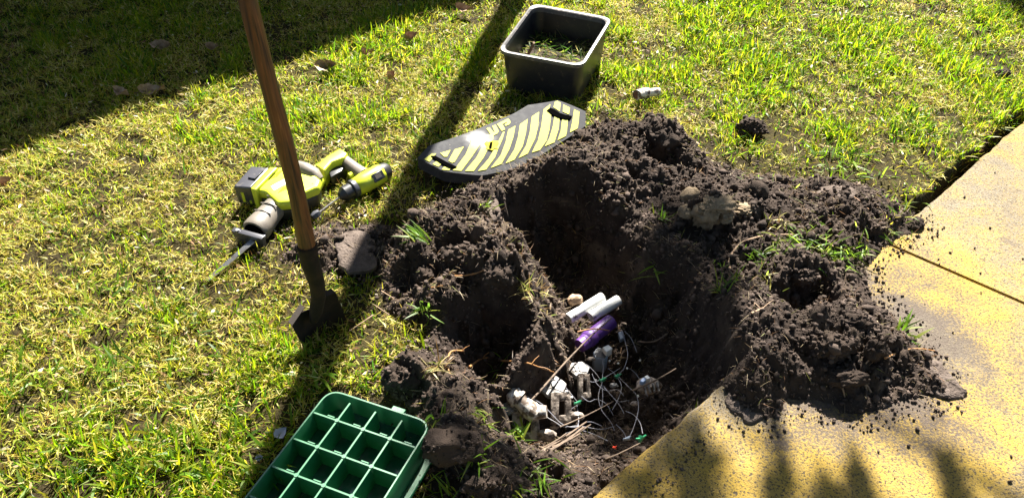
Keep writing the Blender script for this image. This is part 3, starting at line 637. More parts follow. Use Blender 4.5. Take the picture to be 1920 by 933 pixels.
# ------------------------------------------------------------------ the striped board
def board():
    t = thing('striped_board', 'charcoal elongated eight sided board with curved yellow stripes and two hand slots', 'board', P(940, 265, .0))
    out = [(783, 296), (832, 321), (903, 329), (955, 318), (1000, 300), (1045, 271), (1086, 245), (1098, 236), (1098, 209), (1046, 188), (1030, 191), (990, 197), (963, 213), (930, 227), (895, 242), (868, 252), (826, 266), (804, 273)]
    cx, cy = P(940, 262).x, P(940, 262).y
    ax = Vector((P(1098, 222).x - P(783, 290).x, P(1098, 222).y - P(783, 290).y, 0)).normalized(); nx_ = Vector((-ax.y, ax.x, 0))
    def lvl(p):
        u = (p.x - cx) * ax.x + (p.y - cy) * ax.y; v = (p.x - cx) * nx_.x + (p.y - cy) * nx_.y
        return .066 + .014 * (1 - (v / .13) ** 2) + .02 * v - .03 * u + .035 * (u / .3) ** 2
    def S(px, py, up=0.0):
        p = P(px, py, .07)
        for _ in range(8): p = P(px, py, lvl(p) + up)
        return p
    # top sheet as a grid clipped to the outline
    def sheet(poly, up, th, name, m, parent, sub=7):
        bm = bmesh.new(); pts = [S(a, b, up) for a, b in poly]
        vs = [bm.verts.new(p) for p in pts]; f = bm.faces.new(vs)
        bmesh.ops.triangulate(bm, faces=[f])
        for _ in range(sub):
            lg = [e for e in bm.edges if e.calc_length() > .03]
            if not lg: break
            bmesh.ops.subdivide_edges(bm, edges=lg, cuts=1); bmesh.ops.triangulate(bm, faces=[f_ for f_ in bm.faces if len(f_.verts) > 3])
        for v in bm.verts: v.co.z = lvl(v.co) + up
        bmesh.ops.recalc_face_normals(bm, faces=bm.faces)
        if sum(f_.normal.z for f_ in bm.faces) < 0: bmesh.ops.reverse_faces(bm, faces=bm.faces)
        r = bmesh.ops.extrude_face_region(bm, geom=list(bm.faces))
        for v in [g_ for g_ in r['geom'] if isinstance(g_, bmesh.types.BMVert)]: v.co.z += 0
        for v in [v for v in bm.verts if v not in [g_ for g_ in r['geom'] if isinstance(g_, bmesh.types.BMVert)]]: v.co.z -= th
        s = B(); s.merge(bm); return s.ob(name, m, parent, angle=30)
    for mm in (M['board'], M['board_yellow']):
        n = mm.node_tree.nodes; L = mm.node_tree.links; tc = n.new('ShaderNodeTexCoord'); dv = n.new('ShaderNodeVectorMath'); dv.operation = 'DISTANCE'
        dv.inputs[1].default_value = S(897, 262) - t.location; nz = n.new('ShaderNodeTexNoise'); nz.inputs['Scale'].default_value = 30; L.new(tc.outputs['Object'], nz.inputs['Vector'])
        ma = n.new('ShaderNodeMath'); ma.operation = 'MULTIPLY_ADD'; ma.inputs[1].default_value = .05; L.new(nz.outputs['Fac'], ma.inputs[0]); L.new(dv.outputs['Value'], ma.inputs[2]); L.new(tc.outputs['Object'], dv.inputs[0])
        mr = n.new('ShaderNodeMapRange'); mr.inputs['From Min'].default_value = .04; mr.inputs['From Max'].default_value = .09; mr.inputs['To Min'].default_value = .42; mr.inputs['To Max'].default_value = .80   # still wet in the middle
        L.new(ma.outputs[0], mr.inputs['Value']); L.new(mr.outputs[0], n['Principled BSDF'].inputs['Roughness']); n['Principled BSDF'].inputs['Specular IOR Level'].default_value = .22
    sheet(out, 0, .042, 'deck', M['board'], t)
    k = 1 / 5.183; Q = lambda l: [(760 + a * k, 170 + b * k) for a, b in l]
    stripes = [[(180, 665), (260, 610), (300, 610), (235, 690)], [(340, 605), (440, 575), (405, 640), (375, 640)], [(265, 712), (300, 685), (360, 700), (322, 738)],
               [(420, 680), (480, 570), (570, 543), (480, 690), (455, 700)],
               [(355, 765), (375, 737), (445, 750), (425, 772)],
               [(460, 772), (500, 735), (585, 620), (640, 500), (620, 430), (700, 400), (760, 430), (730, 520), (640, 650), (545, 778)],
               [(580, 780), (690, 650), (760, 520), (790, 425), (860, 425), (850, 480), (800, 570), (760, 650), (665, 780)],
               [(705, 780), (810, 660), (880, 540), (950, 400), (870, 440), (975, 385), (950, 470), (900, 570), (870, 650), (785, 765)][:4] + [(965, 395), (945, 470), (900, 570), (870, 650), (785, 765)],
               [(830, 750), (925, 630), (975, 500), (1000, 380), (1070, 340), (1050, 450), (1010, 570), (935, 710)],
               [(975, 705), (1060, 570), (1095, 450), (1115, 325), (1190, 275), (1170, 420), (1140, 540), (1060, 670)],
               [(1100, 655), (1175, 530), (1210, 400), (1230, 250), (1300, 205), (1290, 350), (1260, 470), (1190, 610)],
               [(1230, 600), (1290, 480), (1320, 350), (1345, 180), (1410, 130), (1395, 200), (1420, 215), (1400, 380), (1370, 490), (1310, 575)],
               [(1355, 540), (1400, 460), (1435, 340), (1450, 235), (1500, 255), (1490, 370), (1450, 500)],
               [(1440, 160), (1455, 105), (1480, 100), (1510, 120), (1500, 200)],
               [(1480, 480), (1510, 390), (1525, 270), (1580, 280), (1570, 400), (1560, 440)],
               [(1530, 205), (1535, 135), (1600, 165), (1590, 230)],
               [(1600, 405), (1625, 290), (1640, 180), (1692, 205), (1685, 300), (1675, 365)]]
    for s_ in stripes: sheet(Q(s_), .0022, .004, 'stripe', M['board_yellow'], t, 6)
    sheet(Q([(1375, 190), (1410, 165), (1450, 180), (1500, 215), (1560, 235), (1620, 245), (1600, 272), (1560, 275), (1480, 255), (1420, 225)]), .0052, .008, 'hand_slot', M['dark_gap'], t, 4)
    sheet(Q([(248, 632), (290, 630), (400, 690), (500, 738), (470, 748), (420, 742), (330, 690)]), .0052, .008, 'hand_slot', M['dark_gap'], t, 4)
    sheet(Q([(768, 510), (785, 492), (812, 498), (850, 484), (898, 488), (908, 510), (893, 536), (899, 566), (862, 560), (846, 578), (815, 570), (784, 561), (790, 535)]), .0040, .006, 'unglared_patch', M['unglared_yellow'], t, 4)  # coloured patch standing for the break in the board's glare
    sheet(Q([(812, 545), (822, 505), (850, 492), (838, 560), (818, 566)]), .0050, .004, 'centre_hole', M['dark_gap'], t, 3)
    K = 1 / 15.55; R = lambda l: [(880 + a * K, 210 + b * K) for a, b in l]
    sheet(R([(500, 480), (590, 445), (705, 590), (740, 585), (665, 405), (765, 375), (860, 555), (815, 630), (700, 680), (620, 650)]), .0022, .004, 'letter', M['board_yellow'], t, 4)
    sheet(R([(805, 350), (1130, 190), (1185, 245), (1200, 300), (1165, 360), (1060, 405), (1030, 360), (1095, 325), (1090, 290), (960, 355), (1045, 510), (945, 550)]), .0022, .004, 'letter', M['board_yellow'], t, 4)
board()

# ------------------------------------------------------------------ the black bin and what lies in it
def rrect(c4, r, seg=5):
    """rounded quadrilateral through four corners"""
    out = []; n = 4
    for i in range(4):
        p = c4[i]; a = (c4[i - 1] - p).normalized(); b = (c4[(i + 1) % 4] - p).normalized()
        s, e = p + a * r, p + b * r
        for k in range(seg + 1):
            u = k / seg; out.append(s.lerp(p, u).lerp(p.lerp(e, u), u))
    return out
def loops(bld, rings, close=True):
    R = [[bld.bm.verts.new(p) for p in r] for r in rings]; n = len(R[0])
    for a, b in zip(R[:-1], R[1:]):
        for i in range(n): bld.bm.faces.new((a[i], a[(i + 1) % n], b[(i + 1) % n], b[i]))
    return R
BINZ = .185
def the_bin():
    c4 = PL([(998, 6), (1149, 34), (1093, 125), (932, 96)], BINZ); c = sum(c4, Vector()) / 4; g0 = Vector((c.x, c.y, .012))
    t = thing('plastic_bin', 'square black plastic bin with its rim coloured paler for the sun glint, standing on the grass', 'bin', g0)
    def ring(k, z, r=.045): return rrect([Vector((c.x + (p.x - c.x) * k, c.y + (p.y - c.y) * k, z)) for p in c4], r)
    b = B(); R = loops(b, [ring(.94, BINZ - .006), ring(.935, BINZ - .05), ring(.90, .05), ring(.875, .016), ring(.84, .012)]); b.bm.faces.new(R[-1])
    R2 = loops(b, [ring(.94, BINZ - .006), ring(.915, BINZ - .006), ring(.88, .05), ring(.84, .022)]); b.bm.faces.new(R2[-1])
    b.ob('tub', M['bin'], t)
    b = B(); loops(b, [ring(.945, BINZ - .012), ring(.995, BINZ - .014), ring(1.0, BINZ - .006), ring(.992, BINZ), ring(.945, BINZ + .001), ring(.915, BINZ - .003), ring(.905, BINZ - .02), ring(.945, BINZ - .012)])
    b.ob('rim', M['bin_rim_glint'], t)
    b = B()
    fl = ring(.86, .072); b.prism(fl, .024); o = b.top('bin_soil', M['soil'], 'dark soil lying in the bottom of the black bin', 'soil', kind='stuff')
    return c, c4
BC, BC4 = the_bin()
s0, s1 = P(988, 106, .075), P(1001, 80, .16)
B().tube([s0, s0.lerp(s1, .5) + Vector((.002, 0, .002)), s1], [.005, .006, .005], 8).tube([s0.lerp(s1, .15), s0.lerp(s1, .15) + Vector((-.012, 0, .008))], [.004, .003], 6).top('stick', M['straw_stick'] if 'straw_stick' in M else M['root'], 'short pale stick leaning inside the black bin', 'stick')

# ------------------------------------------------------------------ pipes
def pipe(name, a, b, r, m, label, cat, group=None, extra=None):
    a, b = Vector(a), Vector(b); t = thing(name, label, cat, (a + b) / 2 - Vector((0, 0, r)), group)
    d = (b - a).normalized(); s = B(); seg = 20
    s.tube([a, a + d * .002, b - d * .002, b], [r * .97, r, r, r * .97], seg, cap=False)
    s.tube([a, a + d * .0001, b - d * .0001, b][1:3], r * .80, seg, cap=False)
    for e in (a, b):
        pass
    # annular ends
    up = Vector((0, 0, 1)); A = d.cross(up).normalized(); Bv = A.cross(d)
    for e in (a, b):
        o_ = [s.bm.verts.new(e + r * .97 * (math.cos(q) * A + math.sin(q) * Bv)) for q in [2 * math.pi * k / seg for k in range(seg)]]
        i_ = [s.bm.verts.new(e + r * .80 * (math.cos(q) * A + math.sin(q) * Bv)) for q in [2 * math.pi * k / seg for k in range(seg)]]
        for k in range(seg): s.bm.faces.new((o_[k], o_[(k + 1) % seg], i_[(k + 1) % seg], i_[k]))
    s.ob('pipe_wall', m, t)
    if extra: extra(t, a, b, d)
    return t
zp = -.13
pipe('white_pipe', P(1066, 597, zp), P(1130, 557, zp + .01), .0165, M['pvc'], 'brightly sunlit white pipe, left of the two in the hole, its lower end in soil', 'pipe', 'cut white pipes in the hole')
pipe('white_pipe', P(1107, 594, zp), P(1160, 562, zp + .01), .0165, M['pvc'], 'open ended white pipe in the hole just above the purple pipe', 'pipe', 'cut white pipes in the hole')
def purple_extra(t, a, b, d):
    B().tube([a + d * .010, a + d * .013, a + d * .034, a + d * .037], [.023, .0255, .0255, .023], 20).ob('collar', M['purple'], t)
    B().tube([a - d * .022, a - d * .020, a + d * .004, a + d * .008], [.017, .0205, .0215, .021], 18).ob('coupling', M['purple'], t)
pipe('purple_pipe', P(1096, 641, -.135), P(1146, 602, -.135), .0225, M['purple'], 'thick purple pipe lying below the two white pipes in the hole', 'pipe', extra=purple_extra)
def elbow():
    z = .045; c = P(1197, 176, z); e = P(1237, 172, z); t = thing('pipe_elbow', 'dirty white pipe elbow with an open round end lying alone on the lawn', 'pipe fitting', (c.x, c.y, .02))
    d = (e - c).normalized(); B().tube([c + d * .016, e - d * .002, e], [.0155, .0155, .014], 18).ob('pipe', M['pvc_dirty'], t)
    B().tube([c + d * .010, c + d * .012, c + d * .040, c + d * .042], [.017, .0195, .0195, .017], 18).ob('socket', M['pvc_dirty'], t)
    o = Vector((-.40, -.80, .28)).normalized()
    B().tube([c + d * .018, c + d * .004 + o * .012, c + o * .022], [.0185, .019, .019], 18).ob('mouth', M['pvc_dirty'], t)
    B().tube([c + o * .0215, c + o * .0232], .0145, 16).ob('bore', mat('rusty_bore', (.16, .075, .045), .9), t)
elbow()
p = P(1078, 562, -.11); B().rock(p, .019, 3, .35, 1.6, 3, (1.2, .9, .9)).top('stone', M['stone'], 'knobbly tan stone beside the left white pipe in the hole', 'stone')

# ------------------------------------------------------------------ valve parts and wires in the hole
def capped(px, py, z, r, h, label, mcap, bands=0):
    c = P(px, py, z); t = thing('solenoid', label, 'solenoid', c - Vector((0, 0, h)), 'capped solenoids in the hole')
    B().tube([c - Vector((0, .004, h)), c - Vector((0, .002, .012))], [r * .62, r * .66], 14).ob('stem', M['black'], t)
    r *= 1.5; hx = [c + Vector((r * math.cos(a) * 1.15, r * math.sin(a), 0)) for a in [math.pi / 3 * k + .2 for k in range(6)]]
    B().prism(hx, [p - Vector((0, 0, .018)) for p in hx], .003, 2).ob('cap', mcap, t)
    for k in range(bands):
        q = c + Vector((-.012 + .011 * k, 0, .002)); B().tube([q + Vector((-.006, .020, -.006)), q + Vector((0, .004, .001)), q + Vector((.004, -.020, -.004)), q + Vector((.004, -.024, -.02))], .0014, 6).ob('lead', M['black'], t)
capped(955, 757, -.055, .019, .07, 'lowest left hexagonal grey capped solenoid with pale wires looped over it', M['valve_grey'])
capped(1036, 722, -.095, .023, .08, 'middle hexagonal capped solenoid with black wires across its bright cap', M['valve_grey'], 2)
capped(1086, 690, -.115, .018, .07, 'uppermost right hexagonal capped solenoid with black wires, left of the green connectors', M['valve_grey'], 2)
def bracket(px, py, z, wd, ht, label, ang=0, lug=True):
    """upright pale web with an oblong slot"""
    c = P(px, py, z); t = thing('valve_bracket', label, 'bracket', c - Vector((0, 0, ht / 2)), 'pale valve brackets in the hole')
    ca, sa = math.cos(ang), math.sin(ang); q = lambda a, b, n=0.0: c + Vector((a * wd * ca + n * sa, a * wd * sa - n * ca * .5 + b * ht * .78, b * ht * .62 + n * .87))
    s = B()
    for l in ([(-.5, -.5), (-.15, -.5), (-.08, .5), (-.5, .5)], [(.18, -.40), (.5, -.34), (.44, .46), (.16, .30)], [(-.10, .22), (.30, .20), (.28, .46), (-.09, .48)], [(-.16, -.55), (.55, -.45), (.50, -.22), (-.14, -.24)]):
        s.prism([q(a, b, .008) for a, b in l], [q(a, b, -.008) for a, b in l], .003, 2)
    s.ob('web', M['valve_tan'], t)
    if lug: B().rock(q(.72, -.30), wd * .30, 2, .3, 1.2, int(px), (1.3, .7, .8)).ob('lug', M['valve_tan'], t)
bracket(986, 796, -.085, .072, .080, 'left pale muddy bracket with an oblong slot, below the lowest capped solenoid')
bracket(1052, 764, -.100, .056, .082, 'second pale muddy bracket with a slot, below the middle capped solenoid', .1)
bracket(1095, 724, -.115, .034, .072, 'narrow grey bracket in the shade below the upper right capped solenoid', .15, False)
def manifold():
    a, b = P(962, 740, -.035), P(1006, 778, -.06); t = thing('valve_fitting', 'white ribbed valve fitting lying slantwise behind the lowest capped solenoid', 'valve', a)
    d = (b - a).normalized()
    B().tube([a - d * .012, a, a + d * .03, b - d * .02, b], [.014, .024, .019, .025, .022], 12).ob('body', M['pvc_dirty'], t)
    B().tube([a + d * .012, a + d * .020], .0265, 12).ob('collar', M['pvc_dirty'], t)
    B().tube([b - d * .012, b + Vector((.026, .004, .010))], [.020, .016], 10).ob('branch', M['pvc_dirty'], t)
manifold()
def box_valve():
    c = P(1122, 664, -.16); t = thing('valve_housing', 'blue grey six sided valve housing with a white corner, right of the purple pipe', 'valve', c)
    hx = PL([(1112, 660), (1120, 650), (1134, 652), (1141, 664), (1136, 674), (1115, 670)], -.13)
    B().prism(hx, -.19, .002, 1).ob('housing', M['valve_blue'], t)
    hi = [c_ * .82 + (sum(hx, Vector()) / 6) * .18 + Vector((0, 0, .0012)) for c_ in hx]
    B().prism(hi, -.133).ob('recess', M['black'], t)
    B().prism(PL([(1129, 650), (1141, 645), (1149, 652), (1137, 660)], -.112), -.14, .002, 1).ob('cover', M['white'], t)
box_valve()
def broken_valve():
    c = P(1216, 722, -.13); t = thing('broken_valve', 'muddy valve end topped with white and blue chips beside the slab', 'valve', c)
    B().rock(c, .026, 3, .25, 1.5, 8, (1.25, .9, .8)).ob('body', M['valve_tan'], t)
    r_ = B()
    for k in range(4): a = P(1208 + k * 8, 722 - k * 2, -.105); r_.tube([a, a + Vector((.004, -.02, -.012))], [.0035, .003], 6)
    r_.ob('rib', M['valve_grey'], t)
    B().prism(PL([(1199, 713), (1207, 706), (1216, 708), (1206, 717)], -.10), -.115, .002, 1).ob('chip', mat('pale_blue_plastic', (.30, .42, .65), .5), t)
    B().prism(PL([(1208, 705), (1214, 702), (1220, 708), (1213, 710)], -.095), -.11, .001, 1).ob('cover', M['white'], t)
broken_valve()
p = P(1164, 633, -.12); B().prism(PL([(1159, 622), (1168, 619), (1171, 632), (1163, 636)], -.115), -.13, .001, 1).top('plastic_clip', M['valve_blue'], 'small grey plastic clip at the top end of the long looped wire', 'clip')

def smooth_path(pts, k=6):
    P_ = [Vector(p) for p in pts]; out = []
    for i in range(len(P_) - 1):
        p0 = P_[max(i - 1, 0)]; p1 = P_[i]; p2 = P_[i + 1]; p3 = P_[min(i + 2, len(P_) - 1)]
        for j in range(k):
            t_ = j / k; out.append(.5 * ((2 * p1) + (p2 - p0) * t_ + (2 * p0 - 5 * p1 + 4 * p2 - p3) * t_ ** 2 + (3 * p1 - p0 - 3 * p2 + p3) * t_ ** 3))
    return out + [P_[-1]]
def wire(pts, label, r=.0011, m='wire', cat='wire', name='wire', group='wires in the hole'):
    B().tube(smooth_path([P(*p) for p in pts]), r, 7).top(name, M[m], label, cat, group)
wire([(955, 752, -.08), (965, 741, -.065), (985, 742, -.06), (1005, 757, -.065), (1020, 777, -.08), (1040, 790, -.085), (1058, 800, -.09), (1085, 798, -.09), (1125, 804, -.10), (1150, 799, -.11)], 'long pale wire from the lowest capped solenoid over the twigs, lower of two')
wire([(950, 750, -.08), (968, 738, -.06), (992, 744, -.058), (1016, 757, -.07), (1033, 774, -.08), (1055, 795, -.088), (1080, 800, -.088), (1105, 790, -.09), (1128, 798, -.10)], 'pale wire from the lowest capped solenoid, upper of the two looping pair')
wire([(1018, 716, -.085), (1030, 711, -.08), (1050, 716, -.08), (1068, 735, -.09), (1082, 752, -.10)], 'grey wire from the middle capped solenoid to the left green connector', m='wire')
wire([(1084, 758, -.105), (1070, 768, -.115), (1066, 782, -.12), (1066, 790, -.13)], 'short wire curling below the left green connector')
wire([(1082, 760, -.105), (1085, 785, -.105), (1084, 800, -.09), (1090, 815, -.1)], 'wire dropping straight from the left green connector across the twigs')
wire([(1075, 681, -.1), (1097, 682, -.10), (1115, 697, -.11), (1128, 715, -.12)], 'wire from the upper capped solenoid to the middle green connector')
wire([(1129, 665, -.13), (1131, 690, -.135), (1129, 715, -.13), (1130, 745, -.14), (1128, 765, -.15)], 'wire hanging straight down from the valve housing')
wire([(1131, 722, -.13), (1145, 740, -.14), (1160, 752, -.145), (1178, 750, -.14), (1178, 753, -.145)], 'wire running right from the middle green connector')
wire([(1132, 725, -.13), (1150, 745, -.14), (1162, 760, -.145), (1170, 775, -.15)], 'wire slanting below the middle green connector')
wire([(1166, 618, -.11), (1172, 640, -.115), (1177, 665, -.12), (1170, 690, -.125), (1160, 704, -.13), (1178, 724, -.13), (1193, 740, -.12), (1197, 765, -.11), (1190, 795, -.10), (1178, 824, -.095)], 'longest blue grey looped wire from the clip down to the bottom of the hole')
wire([(1171, 620, -.11), (1184, 635, -.115), (1194, 660, -.125)], 'short bowed wire right of the plastic clip')
wire([(1173, 770, -.10), (1188, 777, -.095), (1200, 792, -.09), (1205, 812, -.08)], 'thin wire on the sandy ledge near the slab')
wire([(1155, 795, -.1), (1168, 808, -.1), (1175, 822, -.1)], 'faint short wire on the sandy ledge')
for pts_, lab_ in (([(1140, 690, -.13), (1152, 700, -.12), (1165, 722, -.125), (1160, 745, -.135), (1148, 768, -.14)], 'thin wire bowing right below the middle green connector'),
                   ([(1110, 700, -.12), (1120, 720, -.12), (1138, 732, -.125), (1158, 730, -.125), (1170, 742, -.13)], 'thin wire crossing between the two right green connectors'),
                   ([(1128, 720, -.125), (1122, 742, -.13), (1128, 768, -.135), (1145, 790, -.13), (1152, 806, -.12)], 'thin wire running down from the middle green connector to the sandy ledge'),
                   ([(1180, 690, -.12), (1192, 700, -.125), (1206, 722, -.12), (1214, 742, -.115)], 'thin wire curving to the broken valve end'),
                   ([(1092, 700, -.115), (1108, 715, -.12), (1124, 712, -.12), (1146, 700, -.12), (1162, 690, -.12)], 'thin wire from the narrow bracket to the loop of the long wire'),
                   ([(1060, 812, -.085), (1085, 806, -.08), (1110, 812, -.085), (1140, 826, -.085)], 'thin wire lying on the lower end of the twig bundle'),
                   ([(1090, 742, -.12), (1104, 752, -.125), (1118, 748, -.13), (1136, 756, -.135), (1150, 778, -.135)], 'kinked thin wire low in the tangle')):
    wire(pts_, lab_, .0009)
for q_, (a_, b_) in enumerate([(1062, 736), (1108, 672), (1150, 722), (1190, 756), (1012, 820), (1040, 800)]):
    c_ = P(a_, b_, -.135); B().rock(c_, .009, 2, .45, 1.4, a_, (1.3, .8, .7)).top('plastic_chip', M['valve_tan' if q_ % 2 else 'valve_grey'], 'muddy broken plastic chip ' + ('right of the middle capped solenoid', 'left of the valve housing', 'between the two right green connectors', 'below the broken valve end', 'beside the muddy twig bundle', 'under the second pale bracket')[q_], 'plastic chip', 'broken plastic chips in the hole')
def nut(px, py, z, label, m='wire_green', grp='green wire connectors', ln=.016, cat='wire connector'):
    c = P(px, py, z); s = B(); a = random.uniform(0, 3); d = Vector((math.cos(a), math.sin(a) * .6, .3)); q_ = ln / .016
    s.tube([c - d * ln * .6, c, c + d * ln * .5], [.0025 * q_, .0045 * q_, .005 * q_], 10)
    for k in (-1, 1): s.tube([c, c + Vector((k * .010, .004 * k, .006)) * q_], [.0032 * q_, .0018 * q_], 6)
    s.top('wire_connector', M[m], label, cat, grp)
nut(1083, 755, -.095, 'bright green wire connector below the middle capped solenoid, leftmost of three')
nut(1130, 712, -.12, 'dark green wire connector under the valve housing in the middle of the wires')
nut(1158, 705, -.12, 'green wire connector on the long looped wire')
nut(1152, 838, -.085, 'orange red wire connector on the sandy ledge by the slab', 'red', None, .009)
nut(1175, 822, -.08, 'blue wire connector at the lower end of the long looped wire', 'valve_blue', None)
nut(1201, 822, -.06, 'pale green wire end on the soil at the slab edge', 'wire_green', None, .022)
for (px, py), lab in zip([(1143, 676), (1159, 681), (1200, 675), (1176, 690), (1117, 712), (1196, 742), (1020, 782), (1072, 744)],
        ['below the valve housing', 'left of the long looped wire', 'right of the long looped wire', 'inside the loop of the long wire', 'left of the middle green connector', 'above the bend of the long looped wire', 'between the two pale wires', 'left of the narrow bracket']):
    B().rock(P(px, py, -.14), .0035, 1, .3, 1, px).top('pebble', M['white'], 'tiny white pebble ' + lab, 'pebble', 'white specks in the hole')

# ------------------------------------------------------------------ twigs and roots
def twig(pts, r, label, m='twig', name='twig', cat='twig', group=None, fork=None):
    path = smooth_path([P(*p) if len(p) == 3 else zs(*p) + Vector((0, 0, .006)) for p in pts], 5); n = len(path)
    rr = [r * (1 - .5 * i / n) * (1 + .12 * math.sin(i * 2.3)) for i in range(n)]; s = B(); s.tube(path, rr, 7)
    for i, dx, dy, dz in (fork or ()):
        q = path[int(i * (n - 1))]; s.tube([q, q + Vector((dx, dy, dz)) * .5 + Vector((0, 0, .003)), q + Vector((dx, dy, dz))], [r * .6, r * .5, r * .25], 6)
    s.top(name, M[m], label, cat, group)
twig([(976, 768, -.045), (1010, 735, -.055), (1050, 690, -.07), (1078, 660, -.085), (1110, 628, -.09), (1146, 596, -.095)], .0035, 'longest straight twig slanting up the hole across the purple pipe')
twig([(1083, 622, -.09), (1100, 618, -.085), (1118, 616, -.08), (1142, 619, -.085)], .0028, 'short orange root lying across the purple pipe', 'root_orange', 'root', 'root')
for k, (a, b, r_) in enumerate([((1012, 848, -.06), (1100, 790, -.08), .0055), ((1022, 848, -.055), (1108, 795, -.075), .0045), ((1030, 846, -.05), (1095, 800, -.07), .0065), ((1016, 840, -.07), (1062, 812, -.06), .004), ((1050, 800, -.085), (1150, 752, -.11), .003), ((1036, 838, -.06), (1088, 812, -.055), .005)]):
    r_ *= .75; twig([a, tuple((a[i] + b[i]) / 2 + (0, 2, .004)[i] for i in range(3)), b], r_, ('topmost long thin muddy twig of the bundle below the pale brackets', 'second muddy twig of the bundle, beside the topmost one', 'thickest pale twig at the near end of the bundle below the brackets', 'short dark twig at the upper left of the bundle', 'thin twig running on from the bundle into the shade on the right', 'short pale twig lying on the lower end of the bundle')[k], 'twig', group='bundle of muddy twigs')
twig([(1196, 640, -.10), (1225, 640, -.06), (1252, 625, -.05)], .0022, 'pale thin twig slanting in the dark right side of the hole')
twig([(1185, 732, -.11), (1230, 712, -.09), (1268, 690, -.08)], .003, 'dark twig over the broken valve end')
twig([(1135, 860, -.06), (1160, 850, -.055), (1200, 830, -.05)], .0022, 'pale thin twig at the bottom of the hole by the slab edge')
twig([(880, 690), (900, 676), (915, 672)], .003, 'orange root stub poking out of the left hollow', 'root_orange', 'root', 'root', fork=((.6, .02, .015, .01),))
twig([(870, 660), (845, 662), (840, 690), (850, 715)], .0026, 'thin pale orange root hooked over the lip of the left hollow', 'root_orange', 'root', 'root', fork=((.2, -.02, -.03, -.01), (.1, .02, .01, .01)))
twig([(940, 678), (985, 682), (1010, 690), (1040, 700)], .0026, 'arched orange root right of the left hollow', 'root_orange', 'root', 'root', fork=((.7, .03, -.01, .0), (.5, .02, .02, .01)))
twig([(828, 517), (860, 520), (895, 514), (925, 500)], .003, 'long pale orange root lying across the middle soil heap', 'root_orange', 'root', 'root')
twig([(803, 543), (830, 538)], .0024, 'short reddish root on the left of the middle soil heap', 'root_orange', 'root', 'root')
twig([(1370, 512), (1366, 490), (1385, 462), (1410, 450), (1440, 444), (1500, 443), (1545, 452), (1562, 465)], .0038, 'long arched pale root running through the right hand grass patch', 'root', 'root', 'root')
twig([(1408, 590), (1430, 580), (1445, 572)], .003, 'short forked yellow root right of the hole', 'root', 'root', 'root', fork=((.5, .03, .02, .01), (.4, -.02, .03, .0)))
twig([(1552, 716), (1570, 718), (1595, 726), (1620, 722), (1632, 738)], .0048, 'thick pale forked root sticking out of the sod clump on the driveway', 'root', 'root', 'root', fork=((.3, .012, -.03, -.03), (.75, .01, -.03, -.03)))
twig([(1580, 702), (1605, 704), (1616, 703)], .0042, 'stout reddish root stub above the forked root', 'root_orange', 'root', 'root')
twig([(1645, 590), (1640, 640), (1632, 670), (1622, 684)], .0032, 'root hanging down the front of the sod clump', 'root', 'root', 'root', fork=((.5, .02, -.02, -.01),))
twig([(1658, 674), (1690, 658, .045), (1720, 653, .04), (1752, 657, .02)], .0028, 'thin red brown root arching out over the driveway', 'root_orange', 'root', 'root')
twig([(1560, 360), (1600, 372), (1628, 395)], .0022, 'thin reddish root on the far flat soil slab', 'root_orange', 'root', 'root')
for i, (a, b) in enumerate([((700, 590), (655, 620)), ((715, 545), (740, 560)), ((730, 590), (700, 570))]): twig([a + (.045,), b + (.05,)], .0018, ('longest dry pale stalk slanting in the trunk shadow left of the soil', 'uppermost short dry stalk left of the small uprooted tuft', 'short dry stalk just above the longest one left of the soil')[i], 'root', 'straw_stalk', 'straw', 'dry stalks by the left soil')

